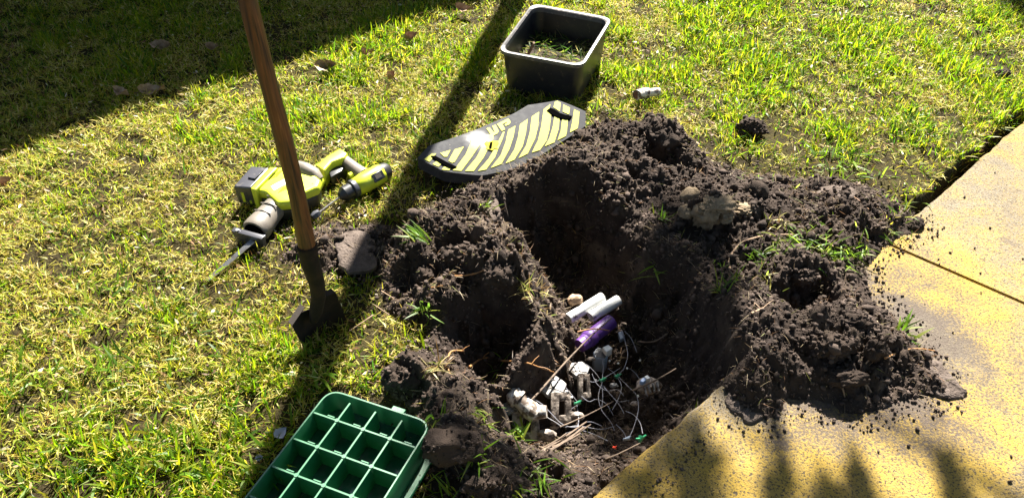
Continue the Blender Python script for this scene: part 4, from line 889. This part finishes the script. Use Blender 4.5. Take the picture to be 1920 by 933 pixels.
# ------------------------------------------------------------------ the green lid
def lid():
    TL, TR, BL = P(618, 727, .072), P(812, 791, .090), P(455, 938, .090)
    ux = (TR - TL); W = ux.length; ux.normalize(); vy = (BL - TL).normalized(); vy = (vy - ux * vy.dot(ux)).normalized(); nz = ux.cross(vy)
    if nz.z < 0: nz = -nz
    DEP = .062; ROW = .080; NR = 6; Ht = .076 + ROW * 4 + .062
    t = thing('valve_box_lid', 'bright green plastic lid lying upside down showing its grid of square cells', 'lid', TL + ux * W / 2 + vy * Ht / 2 - nz * .075)
    q = lambda u, v, h=0.0: TL + ux * u + vy * v + nz * h
    def ring(o, h, r=.04): return rrect([q(-o, -o, h), q(W + o, -o, h), q(W + o, Ht + o, h), q(-o, Ht + o, h)], r + o, 7)
    b = B(); loops(b, [ring(0, -DEP), ring(0, -.002), ring(-.001, 0), ring(-.0045, 0), ring(-.0055, -.002), ring(-.0065, -DEP)]); b.ob('rim', M['lid'], t)
    b = B(); b.prism(ring(-.004, -DEP + .004), ring(-.004, -DEP - .002)); b.ob('floor', M['lid_floor'], t)
    b = B(); b.prism(ring(.020, -DEP - .0025), ring(.020, -DEP - .012), .002, 1); b.ob('plate', M['lid'], t)
    CW = W / 4
    for k in range(1, 4):
        a0, a1 = (.020, Ht - .02)
        B().prism([q(k * CW - .0024, a0, -.0015), q(k * CW + .0024, a0, -.0015), q(k * CW + .0024, a1, -.0015), q(k * CW - .0024, a1, -.0015)],
                  [q(k * CW - .003, a0, -DEP + .003), q(k * CW + .003, a0, -DEP + .003), q(k * CW + .003, a1, -DEP + .003), q(k * CW - .003, a1, -DEP + .003)], .0006, 1).ob('long_rib', M['lid'], t)
    for k in range(1, NR):
        v = .076 + ROW * (k - 1)
        B().prism([q(.006, v - .0024, -.001), q(W - .006, v - .0024, -.001), q(W - .006, v + .0024, -.001), q(.006, v + .0024, -.001)],
                  [q(.006, v - .003, -DEP + .003), q(W - .006, v - .003, -DEP + .003), q(W - .006, v + .003, -DEP + .003), q(.006, v + .003, -DEP + .003)], .0006, 1).ob('cross_rib', M['lid'], t)
        for j in range(4):
            u = (j + 1) * CW - .019 if j < 3 else W - .026
            if (j + k) % 5 == 0: continue
            B().prism([q(u - .010, v - .0065, .0005), q(u + .010, v - .0065, .0005), q(u + .010, v - .0022, .0005), q(u - .010, v - .0022, .0005)],
                      [q(u - .010, v - .0055, -.016), q(u + .010, v - .0055, -.016), q(u + .010, v - .0022, -.016), q(u - .010, v - .0022, -.016)], .001, 1).ob('tab', M['lid'], t)
    for i in range(1, 4):
        for k in range(1, NR):
            v = .076 + ROW * (k - 1); c = q(i * CW, v, .0002); B().tube([c - nz * .02, c - nz * .001, c], [.0062, .0060, .0052], 10).ob('boss', M['lid'], t)
    B().prism([q(W * .60, -.013, -.004), q(W * .72, -.013, -.004), q(W * .72, .0, -.004), q(W * .60, .0, -.004)], [q(W * .60, -.012, -.02), q(W * .72, -.012, -.02), q(W * .72, .0, -.02), q(W * .60, .0, -.02)], .001, 1).ob('lug', M['lid'], t)
lid()

# ------------------------------------------------------------------ clods, slabs of soil
CLODS = []
def clod(px, py, r, label, m='soil', sq=(1, 1, .8), sub=4, amp=.34, fr=1.5, lift=.25, onlawn=False, name='soil_clod', cat='clod', group='large clods of dug soil'):
    p = P(px, py, .03) if onlawn else zs(px, py)
    k = B().rock(p + Vector((0, 0, r * sq[2] * lift)), r, sub, amp, fr, px * .37, sq, .14 if amp < .33 else .30)
    if m == 'soil' and r > .033: CLODS.extend(v.co.copy() for v in k.bm.verts if random.random() < .16)
    k.top(name, M[m], label, cat, group, angle=60)
clod(1250, 275, .062, 'large dark clod at the back of the far heap right of the board', sq=(1, .8, .9))
clod(1098, 268, .042, 'dark rounded clod next to the tip of the striped board')
clod(1085, 305, .036, 'dark clod half way down the far heap below the board tip')
clod(1292, 375, .030, 'smooth wedge shaped brown clod left of the sandy heap', 'tan_soil', (1, .8, 1.1), 3, .3, .9)
clod(1418, 366, .036, 'dark smooth clod at the right end of the sandy heap', 'soil', (1.1, .9, 1), 3, .3, .9)
clod(1375, 357, .017, 'small pointed dark clod above the sandy heap', 'soil', (.8, .8, 1.3), 3, .2, .9)
clod(1325, 408, .042, 'big steep sandy clod overhanging the dark gap', 'tan_soil', (1, .8, 1.1))
clod(1358, 408, .026, 'rounded sandy clod just right of the steep one', 'tan_soil')
clod(1285, 400, .022, 'pale knobbly sandy clod left of the steep one', 'tan_soil')
clod(1346, 385, .035, 'crumbly sandy clod on top of the sandy heap', 'tan_soil', (1.5, 1, .6))
clod(1390, 395, .03, 'low crumbly sandy clod in front of the dark smooth clod', 'tan_soil', (1.4, 1, .6))
clod(1410, 243, .040, 'dark hollow clod lying apart in the lawn at the far right', 'soil', (1.2, .9, .8), onlawn=True)
clod(1880, 140, .022, 'small dark clod near the right edge of the lawn', 'soil', (1.3, .9, .7), onlawn=True)
clod(870, 486, .045, 'broad clod forming the brow of the middle heap', sq=(1.3, .8, .8))
clod(935, 520, .040, 'dark clod at the right end of the middle heap')
clod(800, 520, .030, 'clod in front of the uprooted grass tuft')
clod(768, 590, .028, 'crumbly clod at the left foot of the middle heap')
clod(750, 712, .038, 'rounded brown clod behind the green lid', 'soil', (1.1, .8, .9))
clod(785, 760, .022, 'smaller flat clod right of the clod behind the lid', 'soil', (1.3, .9, .7))
clod(852, 838, .055, 'big shaded clod just right of the green lid', 'soil', (1.2, .9, .8), 4, .3, .9)
clod(903, 905, .040, 'crumbly clod at the bottom edge right of the lid')
clod(1500, 522, .034, 'overhanging clod above the dark gap on the driveway side', sq=(1.25, .7, .8))
clod(1605, 612, .036, 'clod on top of the right hand heap on the driveway', sq=(1.2, .8, .8))
clod(1562, 655, .040, 'root bound sod clump hanging over the driveway', sq=(1.3, .8, .9))
clod(1640, 660, .028, 'dark clod at the right of the sod clump', sq=(1, .8, 1))
clod(1590, 712, .030, 'lowest root covered clump of sod on the driveway', sq=(1.6, .7, .7))
clod(1715, 422, .024, 'loose clod that rolled onto the driveway below the lawn edge', sq=(1.2, .9, .7), name='soil_clod')
def pat(poly, z, label, m='grey_soil', th=.014, amp=.005):
    if z is None: z = zs(sum(a for a, b in poly) / len(poly), sum(b for a, b in poly) / len(poly)).z + .004
    s = B(); c = sum(PL(poly, z), Vector()) / len(poly)
    pts = [p + .012 * Vector((mnoise.noise(p * 40), mnoise.noise(p * 40 + Vector((9, 0, 0))), 0)) for p in smooth_path(PL(poly + poly[:1], z), 5)[:-1]]
    bm = bmesh.new(); cv = bm.verts.new(c + Vector((0, 0, .004))); rings = []
    for k in (.35, .7, .92, 1.0):
        rings.append([bm.verts.new(c.lerp(p, k) + Vector((0, 0, .004 * (1 - k) + amp * mnoise.noise(p * 60 + Vector((k, 0, 0))) - (.004 if k == 1 else 0)))) for p in pts])
    rings.append([bm.verts.new(Vector((p.x, p.y, p.z - th))) for p in pts]); n = len(pts)
    for i in range(n): bm.faces.new((cv, rings[0][i], rings[0][(i + 1) % n]))
    for a, b in zip(rings[:-1], rings[1:]):
        for i in range(n): bm.faces.new((a[i], b[i], b[(i + 1) % n], a[(i + 1) % n]))
    s.merge(bm); s.top('soil_slab', M[m], label, 'soil slab', 'flat pressed slabs of soil', angle=50)
pat([(632, 440), (660, 430), (695, 438), (704, 470), (700, 498), (668, 508), (640, 500), (630, 470)], None, 'smooth rounded pale slab of soil behind the shovel')
pat([(1362, 735), (1395, 725), (1430, 732), (1448, 758), (1425, 778), (1405, 790), (1388, 772), (1362, 762)], .008, 'flat grey cake of soil on the driveway at the edge of the spill', th=.012)
pat([(1532, 352), (1570, 346), (1610, 356), (1600, 372), (1560, 376), (1530, 366)], None, 'far flat pale slab of soil on the right', th=.03)
pat([(903, 385), (925, 370), (936, 380), (937, 402), (925, 412)], None, 'small squarish smooth soil slab on the heap below the board', th=.03)
pat([(1720, 690), (1748, 668), (1775, 690), (1800, 718), (1812, 735), (1775, 742), (1745, 730)], .009, 'thin trodden cake of soil right of the sod clump', th=.008)
pat([(1600, 560), (1640, 535), (1672, 548), (1680, 575), (1655, 590), (1615, 580)], None, 'flat cracked cake of soil above the right hand heap', th=.02)

# crumbs of soil, tens of thousands
def crumbs():
    bm = bmesh.new(); bmesh.ops.create_icosphere(bm, subdivisions=1, radius=1)
    base = np.array([v.co[:] for v in bm.verts]); bm.verts.index_update(); fc = np.array([[v.index for v in f.verts] for f in bm.faces]); bm.free()
    N = 90000; x = rng.uniform(-.85, 1.7, N); y = rng.uniform(.7, 2.45, N)
    z, sd, sp, d = sz(x, y)
    pr = np.where(sd > 0, .55, .0) + .30 * ((sd <= 0) & (sd > -.05)) + np.where((sd <= 0) & (d > 0), .055 * np.exp(sd / .05) + .003, 0) - .0 * ((sp > .1) & (d < 0))
    k = (rng.random(N) < pr) & ~((d > -.05) & (d < .012) & (sd < .01)) & ~((d > 0) & (sp > .02) & (sd < .0))
    x, y, z, sd, d = x[k], y[k], z[k], sd[k], d[k]; n = len(x)
    z = np.where(sd > 0, z, np.where(d > 0, .001, gz(x, y) + .02))
    x, y, z, sd, d = (np.concatenate([q_, np.array(e_)]) for q_, e_ in zip((x, y, z, sd, d), ([v.x for v in CLODS], [v.y for v in CLODS], [v.z for v in CLODS], [.1] * len(CLODS), [-1.] * len(CLODS)))); n = len(x)
    r = .0018 + .0052 * rng.random(n) ** 3.2 + .006 * (rng.random(n) < .03) * rng.random(n) + .013 * (rng.random(n) < .014) * rng.random(n) * (sd > .03); r = np.where(sd <= 0, r * .68, r)
    jit = base[None] * (1 + .45 * rng.uniform(-1, 1, (n, len(base), 1))) * rng.uniform(.7, 1.25, (n, 1, 3))
    co = jit * r[:, None, None] + np.stack([x, y, z + r * .45], -1)[:, None]
    tr = fc[None] + (np.arange(n) * len(base))[:, None, None]
    o = np_mesh('soil_crumbs', co.reshape(-1, 3), tr.reshape(-1, 3), M['crumb'], smooth=False)
    tag(o, 'loose crumbs of dark soil over the heaps and driveway edge', 'soil crumbs', kind='stuff')
crumbs()

# ------------------------------------------------------------------ grass
def blade_mesh(base, phi, L, wd, lean, bend, col, rows=4, twist=None):
    """curved tapered blades; base (n,3)"""
    n = len(base); t = np.linspace(0, 1, rows)
    ang = lean[:, None] + bend[:, None] * t[None]                       # from the vertical
    seg = L[:, None] / (rows - 1)
    hx = np.concatenate([np.zeros((n, 1)), np.cumsum(np.sin(ang[:, :-1]) * seg, 1)], 1)
    hz = np.concatenate([np.zeros((n, 1)), np.cumsum(np.cos(ang[:, :-1]) * seg, 1)], 1)
    dx, dy = np.cos(phi), np.sin(phi)
    cen = np.stack([base[:, None, 0] + hx * dx[:, None], base[:, None, 1] + hx * dy[:, None], base[:, None, 2] + hz], -1)
    tw = np.zeros(n) if twist is None else twist
    sx_, sy_ = -np.sin(phi), np.cos(phi)
    side = np.stack([sx_ * np.cos(tw), sy_ * np.cos(tw), np.sin(tw)], -1)
    prof = np.interp(t, [0, .25, .6, 1], [.7, 1, .8, .0])[None, :] * wd[:, None] * .5
    Lf = cen[:, :-1] - side[:, None] * prof[:, :-1, None]; Rt = cen[:, :-1] + side[:, None] * prof[:, :-1, None]
    v = np.concatenate([Lf, Rt, cen[:, -1:]], 1); k = 2 * (rows - 1) + 1; m_ = rows - 1
    f = []
    for i in range(m_ - 1): f += [(i, m_ + i, m_ + i + 1), (i, m_ + i + 1, i + 1)]
    f.append((m_ - 1, 2 * m_ - 1, 2 * m_))
    tri = np.array(f)[None] + (np.arange(n) * k)[:, None, None]
    return v.reshape(-1, 3), tri.reshape(-1, 3), np.repeat(col, k, 0)
FOOT = [(xy([(455, 935), (618, 727), (812, 791), (700, 990)]), .012), ([(p.x, p.y) for p in BC4], -.03), (xy([(783, 305), (832, 335), (903, 345), (1086, 262), (1098, 225), (1046, 205), (963, 232), (804, 290)]), .03),
        (xy([(437, 385), (471, 345), (560, 335), (600, 370), (540, 410)]), .02), (xy([(632, 440), (695, 438), (704, 498), (640, 504)]), 0), (xy([(460, 450), (510, 460), (560, 390), (520, 385)]), .02), (xy([(655, 368), (675, 372), (725, 340), (712, 326)]), .01), (xy([(610, 335), (650, 320), (640, 300), (605, 318)]), .0)]
def lawn_points(n, x0=-2.9, x1=2.95, y0=.55, y1=4.0):
    x = rng.uniform(x0, x1, n); y = rng.uniform(y0, y1, n)
    k = (np.abs(x) < .75 + .62 * y + .35)                                 # the part of the lawn that can be seen, and a margin
    x, y = x[k], y[k]; z, sd, sp, d = sz(x, y, False)
    wob = d + .018 * fbm(x, y, .09, 41, 3)
    ok = (sd < -.002) & (wob < -.018)
    ok |= (sd < .05) & (wob < -.02) & (rng.random(len(x)) < .10)
    for poly, mrg in FOOT: ok &= sdpoly(x, y, poly) < mrg * -1 if mrg < 0 else sdpoly(x, y, poly) < 0
    ok &= rng.random(len(x)) > .85 * ss(.36, .20, vn(x, y, .055, 211)) * ss(.2, .7, vn(x, y, .02, 213) + .3)
    bare = 0
    for px, py, r in ((1440, 262, .12), (1560, 335, .16), (1840, 110, .09), (1400, 310, .12), (1640, 330, .14), (1700, 350, .12), (1330, 280, .08), (1880, 130, .07), (700, 640, .05)):
        c = P(px, py); bare = np.maximum(bare, np.exp(-((x - c.x) ** 2 + (y - c.y) ** 2) / r ** 2))
    ok &= rng.random(len(x)) > bare * .93
    x, y, sd = x[ok], y[ok], sd[ok]
    zz = np.where(sd > -.002, sz(x, y, False)[0], gz(x, y))
    return x, y, zz
def lawn():
    # green blades, denser and longer in clumps
    x, y, z = lawn_points(430000); n = len(x)
    clump = fbm(x, y, .16, 101, 3) + .35 * fbm(x, y, .9, 102, 2) + .16 * np.clip((x + .2) / 1.5, -1, 1) + .10 * np.clip((y - 2) / 1., -1, 1)
    k = rng.random(n) < .20 + .62 * ss(-.25, .45, clump); x, y, z, clump = x[k], y[k], z[k], clump[k]; n = len(x)
    big = ss(.05, .5, clump) * rng.random(n)
    L = (.022 + .022 * rng.random(n)) * (1 + .9 * big); wd = (.0024 + .0020 * rng.random(n)) * (1 + 1.0 * big)
    lean = rng.normal(.65, .35, n).clip(.05, 1.4); bend = rng.normal(.5, .5, n)
    pal = np.array([(.095, .170, .003), (.14, .205, .004), (.055, .125, .005), (.20, .22, .005), (.28, .25, .018), (.025, .075, .006)])
    c = pal[rng.choice(6, n, p=[.24, .24, .15, .18, .10, .09])] * rng.uniform(.75, 1.25, (n, 1))
    v, t, cc = blade_mesh(np.stack([x, y, z - .002], -1), rng.uniform(0, 2 * np.pi, n), L, wd, lean, bend, c, 4, rng.normal(0, .7, n))
    # broad flattened blades of the coarse grass, in patches
    x, y, z = lawn_points(60000); n = len(x); pt_ = fbm(x, y, .30, 221, 3) + .5 * ss(1.9, 1.2, y) * ss(-.2, -.8, x) + .25 * ss(.4, 1, x)
    k = rng.random(n) < .02 + .55 * ss(.15, .6, pt_); x, y, z = x[k], y[k], z[k]; n = len(x)
    pal = np.array([(.075, .145, .006), (.11, .18, .008), (.045, .10, .010), (.16, .20, .02), (.30, .28, .09)])
    c = pal[rng.choice(5, n, p=[.3, .25, .2, .15, .1])] * rng.uniform(.75, 1.2, (n, 1))
    v2, t2, c2 = blade_mesh(np.stack([x, y, z + .006], -1), rng.uniform(0, 2 * np.pi, n), .028 + .034 * rng.random(n), .0045 + .0035 * rng.random(n), rng.normal(.95, .35, n).clip(.1, 1.5), rng.normal(.35, .35, n), c, 4, rng.normal(0, .5, n))
    t = np.concatenate([t, t2 + len(v)]); v = np.concatenate([v, v2]); cc = np.concatenate([cc, c2])
    o = np_mesh('lawn_grass', v, t, M['blade'], cc); tag(o, 'short patchy green and yellow lawn grass round the dug soil', 'grass', kind='stuff')
    n1 = len(t)
    # dry straw lying in it
    x, y, z = lawn_points(640000); n = len(x)
    dry = fbm(x, y, .22, 131, 3) - .35 * np.clip((x) / 1.5, -1, 1)
    k = rng.random(n) < .35 + .5 * ss(-.3, .35, dry); x, y, z = x[k], y[k], z[k]; n = len(x)
    L = .012 + .023 * rng.random(n) ** 1.3; wd = .0015 + .0020 * rng.random(n)
    lean = rng.normal(1.12, .36, n).clip(.2, 1.6); bend = rng.normal(.1, .35, n)
    pal = np.array([(.46, .38, .095), (.55, .48, .20), (.36, .26, .045), (.20, .10, .03), (.43, .40, .045), (.27, .31, .018)])
    c = pal[rng.choice(6, n, p=[.22, .16, .12, .08, .24, .18])] * rng.uniform(.7, 1.2, (n, 1))
    v, t, cc = blade_mesh(np.stack([x, y, z + .024 * rng.random(n) * ss(-.5, .2, fbm(x, y, .045, 151, 2))], -1), rng.uniform(0, 2 * np.pi, n), L, wd, lean, bend, c, 3, rng.normal(0, .6, n))
    x, y, z = lawn_points(9000); n = len(x); pal = np.array([(.20, .11, .05), (.30, .19, .09), (.12, .07, .035), (.55, .50, .38)])   # broken leaf bits
    v2, t2, c2 = blade_mesh(np.stack([x, y, z + .012 + .012 * rng.random(n)], -1), rng.uniform(0, 2 * np.pi, n), .008 + .016 * rng.random(n), .004 + .006 * rng.random(n), rng.normal(1.4, .25, n), rng.normal(.1, .4, n), pal[rng.choice(4, n, p=[.35, .3, .2, .15])], 3, rng.normal(0, .5, n))
    t = np.concatenate([t, t2 + len(v)]); v = np.concatenate([v, v2]); cc = np.concatenate([cc, c2])
    o = np_mesh('dry_straw', v, t, M['straw'], cc); tag(o, 'dry straw coloured dead grass matted through the lawn', 'dry grass', kind='stuff')
    print('lawn tris', n1, len(t))
lawn()

# roots, straw and scraps strewn over the soil
def litter():
    N = 34000; x = rng.uniform(-.8, 1.35, N); y = rng.uniform(.8, 2.4, N); z, sd, sp, d = sz(x, y)
    k = (sd > .0) & (rng.random(N) < .10 + .75 * ss(-.1, .5, fbm(x, y, .15, 171, 2) + .25 * (x < .3))) & ~((d > 0) & (sp > 0)); x, y, z = x[k], y[k], z[k]; n = len(x)
    L = .010 + .036 * rng.random(n) ** 2.5; wd = .0007 + .0010 * rng.random(n)
    pal = np.array([(.30, .22, .13), (.40, .32, .20), (.22, .12, .06), (.12, .085, .06), (.18, .19, .04)])
    c = pal[rng.choice(5, n, p=[.3, .2, .2, .2, .1])]
    v, t, cc = blade_mesh(np.stack([x, y, z + .002 + .006 * rng.random(n)], -1), rng.uniform(0, 2 * np.pi, n), L, wd, rng.normal(1.2, .35, n), rng.normal(.2, .5, n), c, 4, rng.normal(0, .8, n))
    o = np_mesh('soil_litter', v, t, M['straw'], cc); tag(o, 'fine roots and broken straw strewn over the dug soil', 'litter', kind='stuff')
litter()
def clippings():
    n = 480; c = np.array(BC[:2]); a = rng.uniform(-1, 1, (n, 2)); q = np.array([[p.x, p.y] for p in BC4])
    u = (a[:, :1] + 1) / 2; v_ = (a[:, 1:] + 1) / 2; pos = (q[0] * (1 - u) + q[1] * u) * (1 - v_) + (q[3] * (1 - u) + q[2] * u) * v_
    pos = c + (pos - c) * .80; z = .072 + .012 * rng.random(n)
    pal = np.array([(.06, .11, .008), (.11, .15, .015), (.24, .21, .08), (.03, .07, .01)])
    v, t, cc = blade_mesh(np.column_stack([pos, z]), rng.uniform(0, 6.28, n), 0.025 + .035 * rng.random(n), .0025 + .0025 * rng.random(n), rng.normal(1.15, .3, n), rng.normal(.3, .4, n), pal[rng.integers(0, 4, n)], 4, rng.normal(0, .7, n))
    o = np_mesh('grass_clippings', v, t, M['blade'], cc); tag(o, 'green grass clippings lying in the black bin', 'clippings', kind='stuff')
clippings()

def tuft(px, py, n, L, wd, label, flat=.7, col=0, onsoil=True, phi=None, spread=.012, z=None):
    p = (P(px, py, z) if z is not None else zs(px, py)) if onsoil else P(px, py, .02)
    pal = [np.array([(.10, .19, .012), (.14, .22, .015), (.07, .14, .012), (.20, .24, .03)]), np.array([(.30, .28, .08), (.40, .34, .16), (.16, .20, .03), (.24, .15, .06)])][col]
    b = np.zeros((n, 3)); b[:, :2] = rng.normal(0, spread, (n, 2))
    ph = rng.uniform(0, 6.28, n) if phi is None else rng.normal(phi, .5, n)
    v, t, cc = blade_mesh(b, ph, L * rng.uniform(.5, 1.15, n), wd * rng.uniform(.6, 1.2, n), rng.normal(flat, .35, n), rng.normal(.5, .3, n), pal[rng.integers(0, 4, n)] * rng.uniform(.8, 1.2, (n, 1)), 5, rng.normal(0, .5, n))
    o = np_mesh('grass_tuft', v, t, M['blade'], cc); o.location = p + Vector((0, 0, .004)); tag(o, label, 'grass tuft', 'grass tufts on the dug soil')
tuft(795, 455, 26, .085, .006, 'uprooted bright green tuft with pale base left on the middle heap', 1.1, phi=2.6)
tuft(800, 580, 22, .05, .0045, 'small green tuft at the left foot of the middle heap', .9)
tuft(985, 545, 30, .055, .0035, 'yellowish dry tuft on the ridge left of the hole', .9, 1)
tuft(1010, 548, 30, .055, .0035, 'yellowish tuft hanging at the rim of the hole', 1.0, 1)
tuft(955, 560, 22, .05, .0035, 'thin dry tuft with a white shoot on the ridge', .8, 1)
tuft(1228, 508, 9, .085, .006, 'green and orange sprout hanging at the back wall of the hole', 1.4, z=-.02)
tuft(1245, 412, 16, .055, .005, 'small green tuft left of the sandy clods', .8)
tuft(1360, 545, 26, .06, .0045, 'green tuft on the right rim of the hole', .9)
tuft(1375, 530, 16, .045, .004, 'yellow green tuft behind the right rim of the hole', .9)
tuft(1470, 470, 40, .055, .0045, 'tuft at the left of the right hand grass patch', 1.0, spread=.03)
tuft(1520, 455, 60, .060, .005, 'widest tuft in the middle of the right hand grass patch', 1.0, spread=.045)
tuft(1560, 480, 40, .060, .005, 'tuft at the lower right of the right hand grass patch', 1.1, spread=.03)
tuft(1600, 470, 26, .050, .0045, 'tuft at the driveway end of the right hand grass patch', 1.0, spread=.025)
tuft(1420, 480, 26, .045, .004, 'low tuft under the arched root', 1.0, spread=.025)
tuft(1604, 430, 1, .06, .008, 'single broad upright green blade by the lawn edge', .1, spread=.003)
tuft(1690, 625, 15, .075, .007, 'bright broad leaved tuft on the right of the sod clump', .9, phi=.3, spread=.012)
tuft(1652, 565, 10, .035, .003, 'tiny green sprout above the sod clump', .6)
tuft(820, 690, 26, .055, .0035, 'yellow green tuft on the lip of the left hollow', 1.0, 1)
tuft(930, 690, 7, .055, .004, 'dark sprout standing inside the left hollow', .8)
tuft(820, 785, 9, .06, .006, 'bright green sprout at the far right corner of the lid', .9)
tuft(912, 785, 20, .06, .0045, 'tuft beside the lowest capped solenoid', 1.0, spread=.02)
tuft(965, 815, 18, .06, .006, 'dark green tuft below the left bracket', 1.0, spread=.015)
tuft(895, 855, 16, .065, .005, 'shaded tuft beside the big shaded clod', .9, spread=.02)
tuft(1000, 905, 34, .07, .0055, 'wide shaded tuft at the bottom of the picture right of the lid', 1.0, spread=.04)
tuft(860, 905, 14, .07, .006, 'shaded blades at the bottom edge beside the lid', .8, spread=.03)
tuft(1400, 350, 40, .06, .0055, 'flattened bright tuft above the dark smooth clod', 1.2, onsoil=False, spread=.04)
tuft(1590, 310, 50, .075, .006, 'broad bladed tuft at the lawn edge above the far soil slab', 1.2, onsoil=False, spread=.05)
for i_, (a_, b_) in enumerate([(1500, 352), (1625, 352), (1680, 392), (1460, 415), (1345, 505), (1440, 520), (760, 640), (1020, 585), (1665, 440), (900, 800)]):
    tuft(a_, b_, 16, .042, .0042, ('small flattened tuft at the left end of the far soil slab', 'sparse tuft at the right end of the far soil slab', 'tuft at the lawn edge above the driveway corner', 'few blades right of the dark smooth clod', 'blades sprouting left of the arched root', 'low blades between the arched root and the dark gap', 'half buried tuft at the left edge of the heaps', 'dry tuft on the ridge beside the white pipes', 'tuft hanging over the slab corner by the joint', 'small tuft on the soil above the big shaded clod')[i_], 1.0, i_ % 2, spread=.025)
tuft(910, 388, 9, .045, .004, 'thin sprout on top of the heap below the board', .9)
tuft(1080, 432, 1, .06, .008, 'pale striped grass blade lying on the back wall of the hole', 1.5, 1)
tuft(577, 662, 14, .05, .006, 'broad green blades standing right in front of the shovel blade', .35, onsoil=False, spread=.014)
tuft(612, 650, 12, .05, .006, 'grass parted by the right side of the shovel blade', .5, onsoil=False, spread=.02)
for i, (px, py) in enumerate([(85, 300), (60, 720), (210, 690), (130, 800), (590, 700), (505, 880), (330, 870), (200, 560)]):
    tuft(px, py, 26, .065, .0075, 'broad bladed tuft ' + ['at the shade edge on the far left', 'low on the left edge of the lawn', 'in the lower left lawn, upper of three', 'in the lower left lawn, nearest the corner', 'in the trunk shadow below the shovel blade', 'in the shade left of the lid', 'by the bottom edge left of the lid', 'in the left lawn below the saw blade'][i], .9, onsoil=False, spread=.04)

# ------------------------------------------------------------------ fallen leaves and scraps
def leaf(px, py, L, wd, label, m='dead_leaf', yaw=0, cup=.012, tilt=.3, name='fallen_leaf', cat='leaf'):
    c = P(px, py, .035); bm = bmesh.new(); NU, NV = 9, 5; g_ = []
    for i in range(NU):
        u = i / (NU - 1); row = []
        for j in range(NV):
            v = j / (NV - 1) * 2 - 1; ww = wd * (math.sin(math.pi * u ** .75) ** .9) * (1 + .15 * math.sin(u * 23 + px))
            row.append(bm.verts.new(Vector(((u - .5) * L, v * ww * .5, 1.5 * cup * abs(v) ** 1.5 + cup * 1.2 * (2 * u - 1) ** 2 + .5 * cup * math.sin(u * 5 + v * 2 + px) + .004 * mnoise.noise(Vector((u * 4, v * 2, px)))))))
        g_.append(row)
    for i in range(NU - 1):
        for j in range(NV - 1): bm.faces.new((g_[i][j], g_[i + 1][j], g_[i + 1][j + 1], g_[i][j + 1]))
    bmesh.ops.remove_doubles(bm, verts=bm.verts, dist=1e-5)
    R = Matrix.Rotation(yaw, 4, 'Z') @ Matrix.Rotation(tilt, 4, 'X')
    bmesh.ops.transform(bm, matrix=Matrix.Translation(c) @ R, verts=bm.verts)
    s = B(); s.merge(bm); s.bm.verts.ensure_lookup_table(); s.top(name, M[m], label, cat, 'dead leaves on the lawn' if m == 'dead_leaf' else None)
leaf(611, 125, .085, .050, 'large curled tan leaf just in the sun right of the shovel handle', yaw=.1, tilt=.7)
leaf(304, 88, .085, .045, 'rusty brown leaf in the shade at the top left', yaw=0, tilt=.5)
leaf(288, 172, .095, .045, 'dark brown leaf at the edge of the big shade', yaw=.2, tilt=.4)
leaf(232, 178, .06, .04, 'small dark reddish leaf left of the leaf at the shade edge', yaw=-.3, tilt=.2)
leaf(690, 102, .05, .03, 'small reddish leaf behind the large curled tan leaf', yaw=.3)
leaf(872, 20, .08, .04, 'reddish leaf near the top beside the bin', yaw=-.2)
leaf(770, 72, .06, .035, 'brown leaf at the shade edge left of the bin', yaw=.5)
leaf(400, 92, .05, .03, 'small pale brown leaf in the shade left of the shovel handle', yaw=.1)
leaf(10, 345, .06, .03, 'brown leaf on the far left edge of the lawn', yaw=.6)
leaf(732, 146, .04, .03, 'small tan leaf in the sun left of the bin', yaw=1.)
leaf(526, 812, .035, .026, 'pale lilac scrap of paper on the grass left of the lid', 'paper', .9, .004, .3, 'paper_scrap', 'scrap')
leaf(486, 858, .018, .016, 'tiny pale scrap left of the lid, lower one', 'paper', .3, .003, .3, 'paper_scrap', 'scrap')
leaf(1222, 556, .03, .02, 'small pale torn leaf in the dark of the hole', 'dead_leaf', .5) if False else None
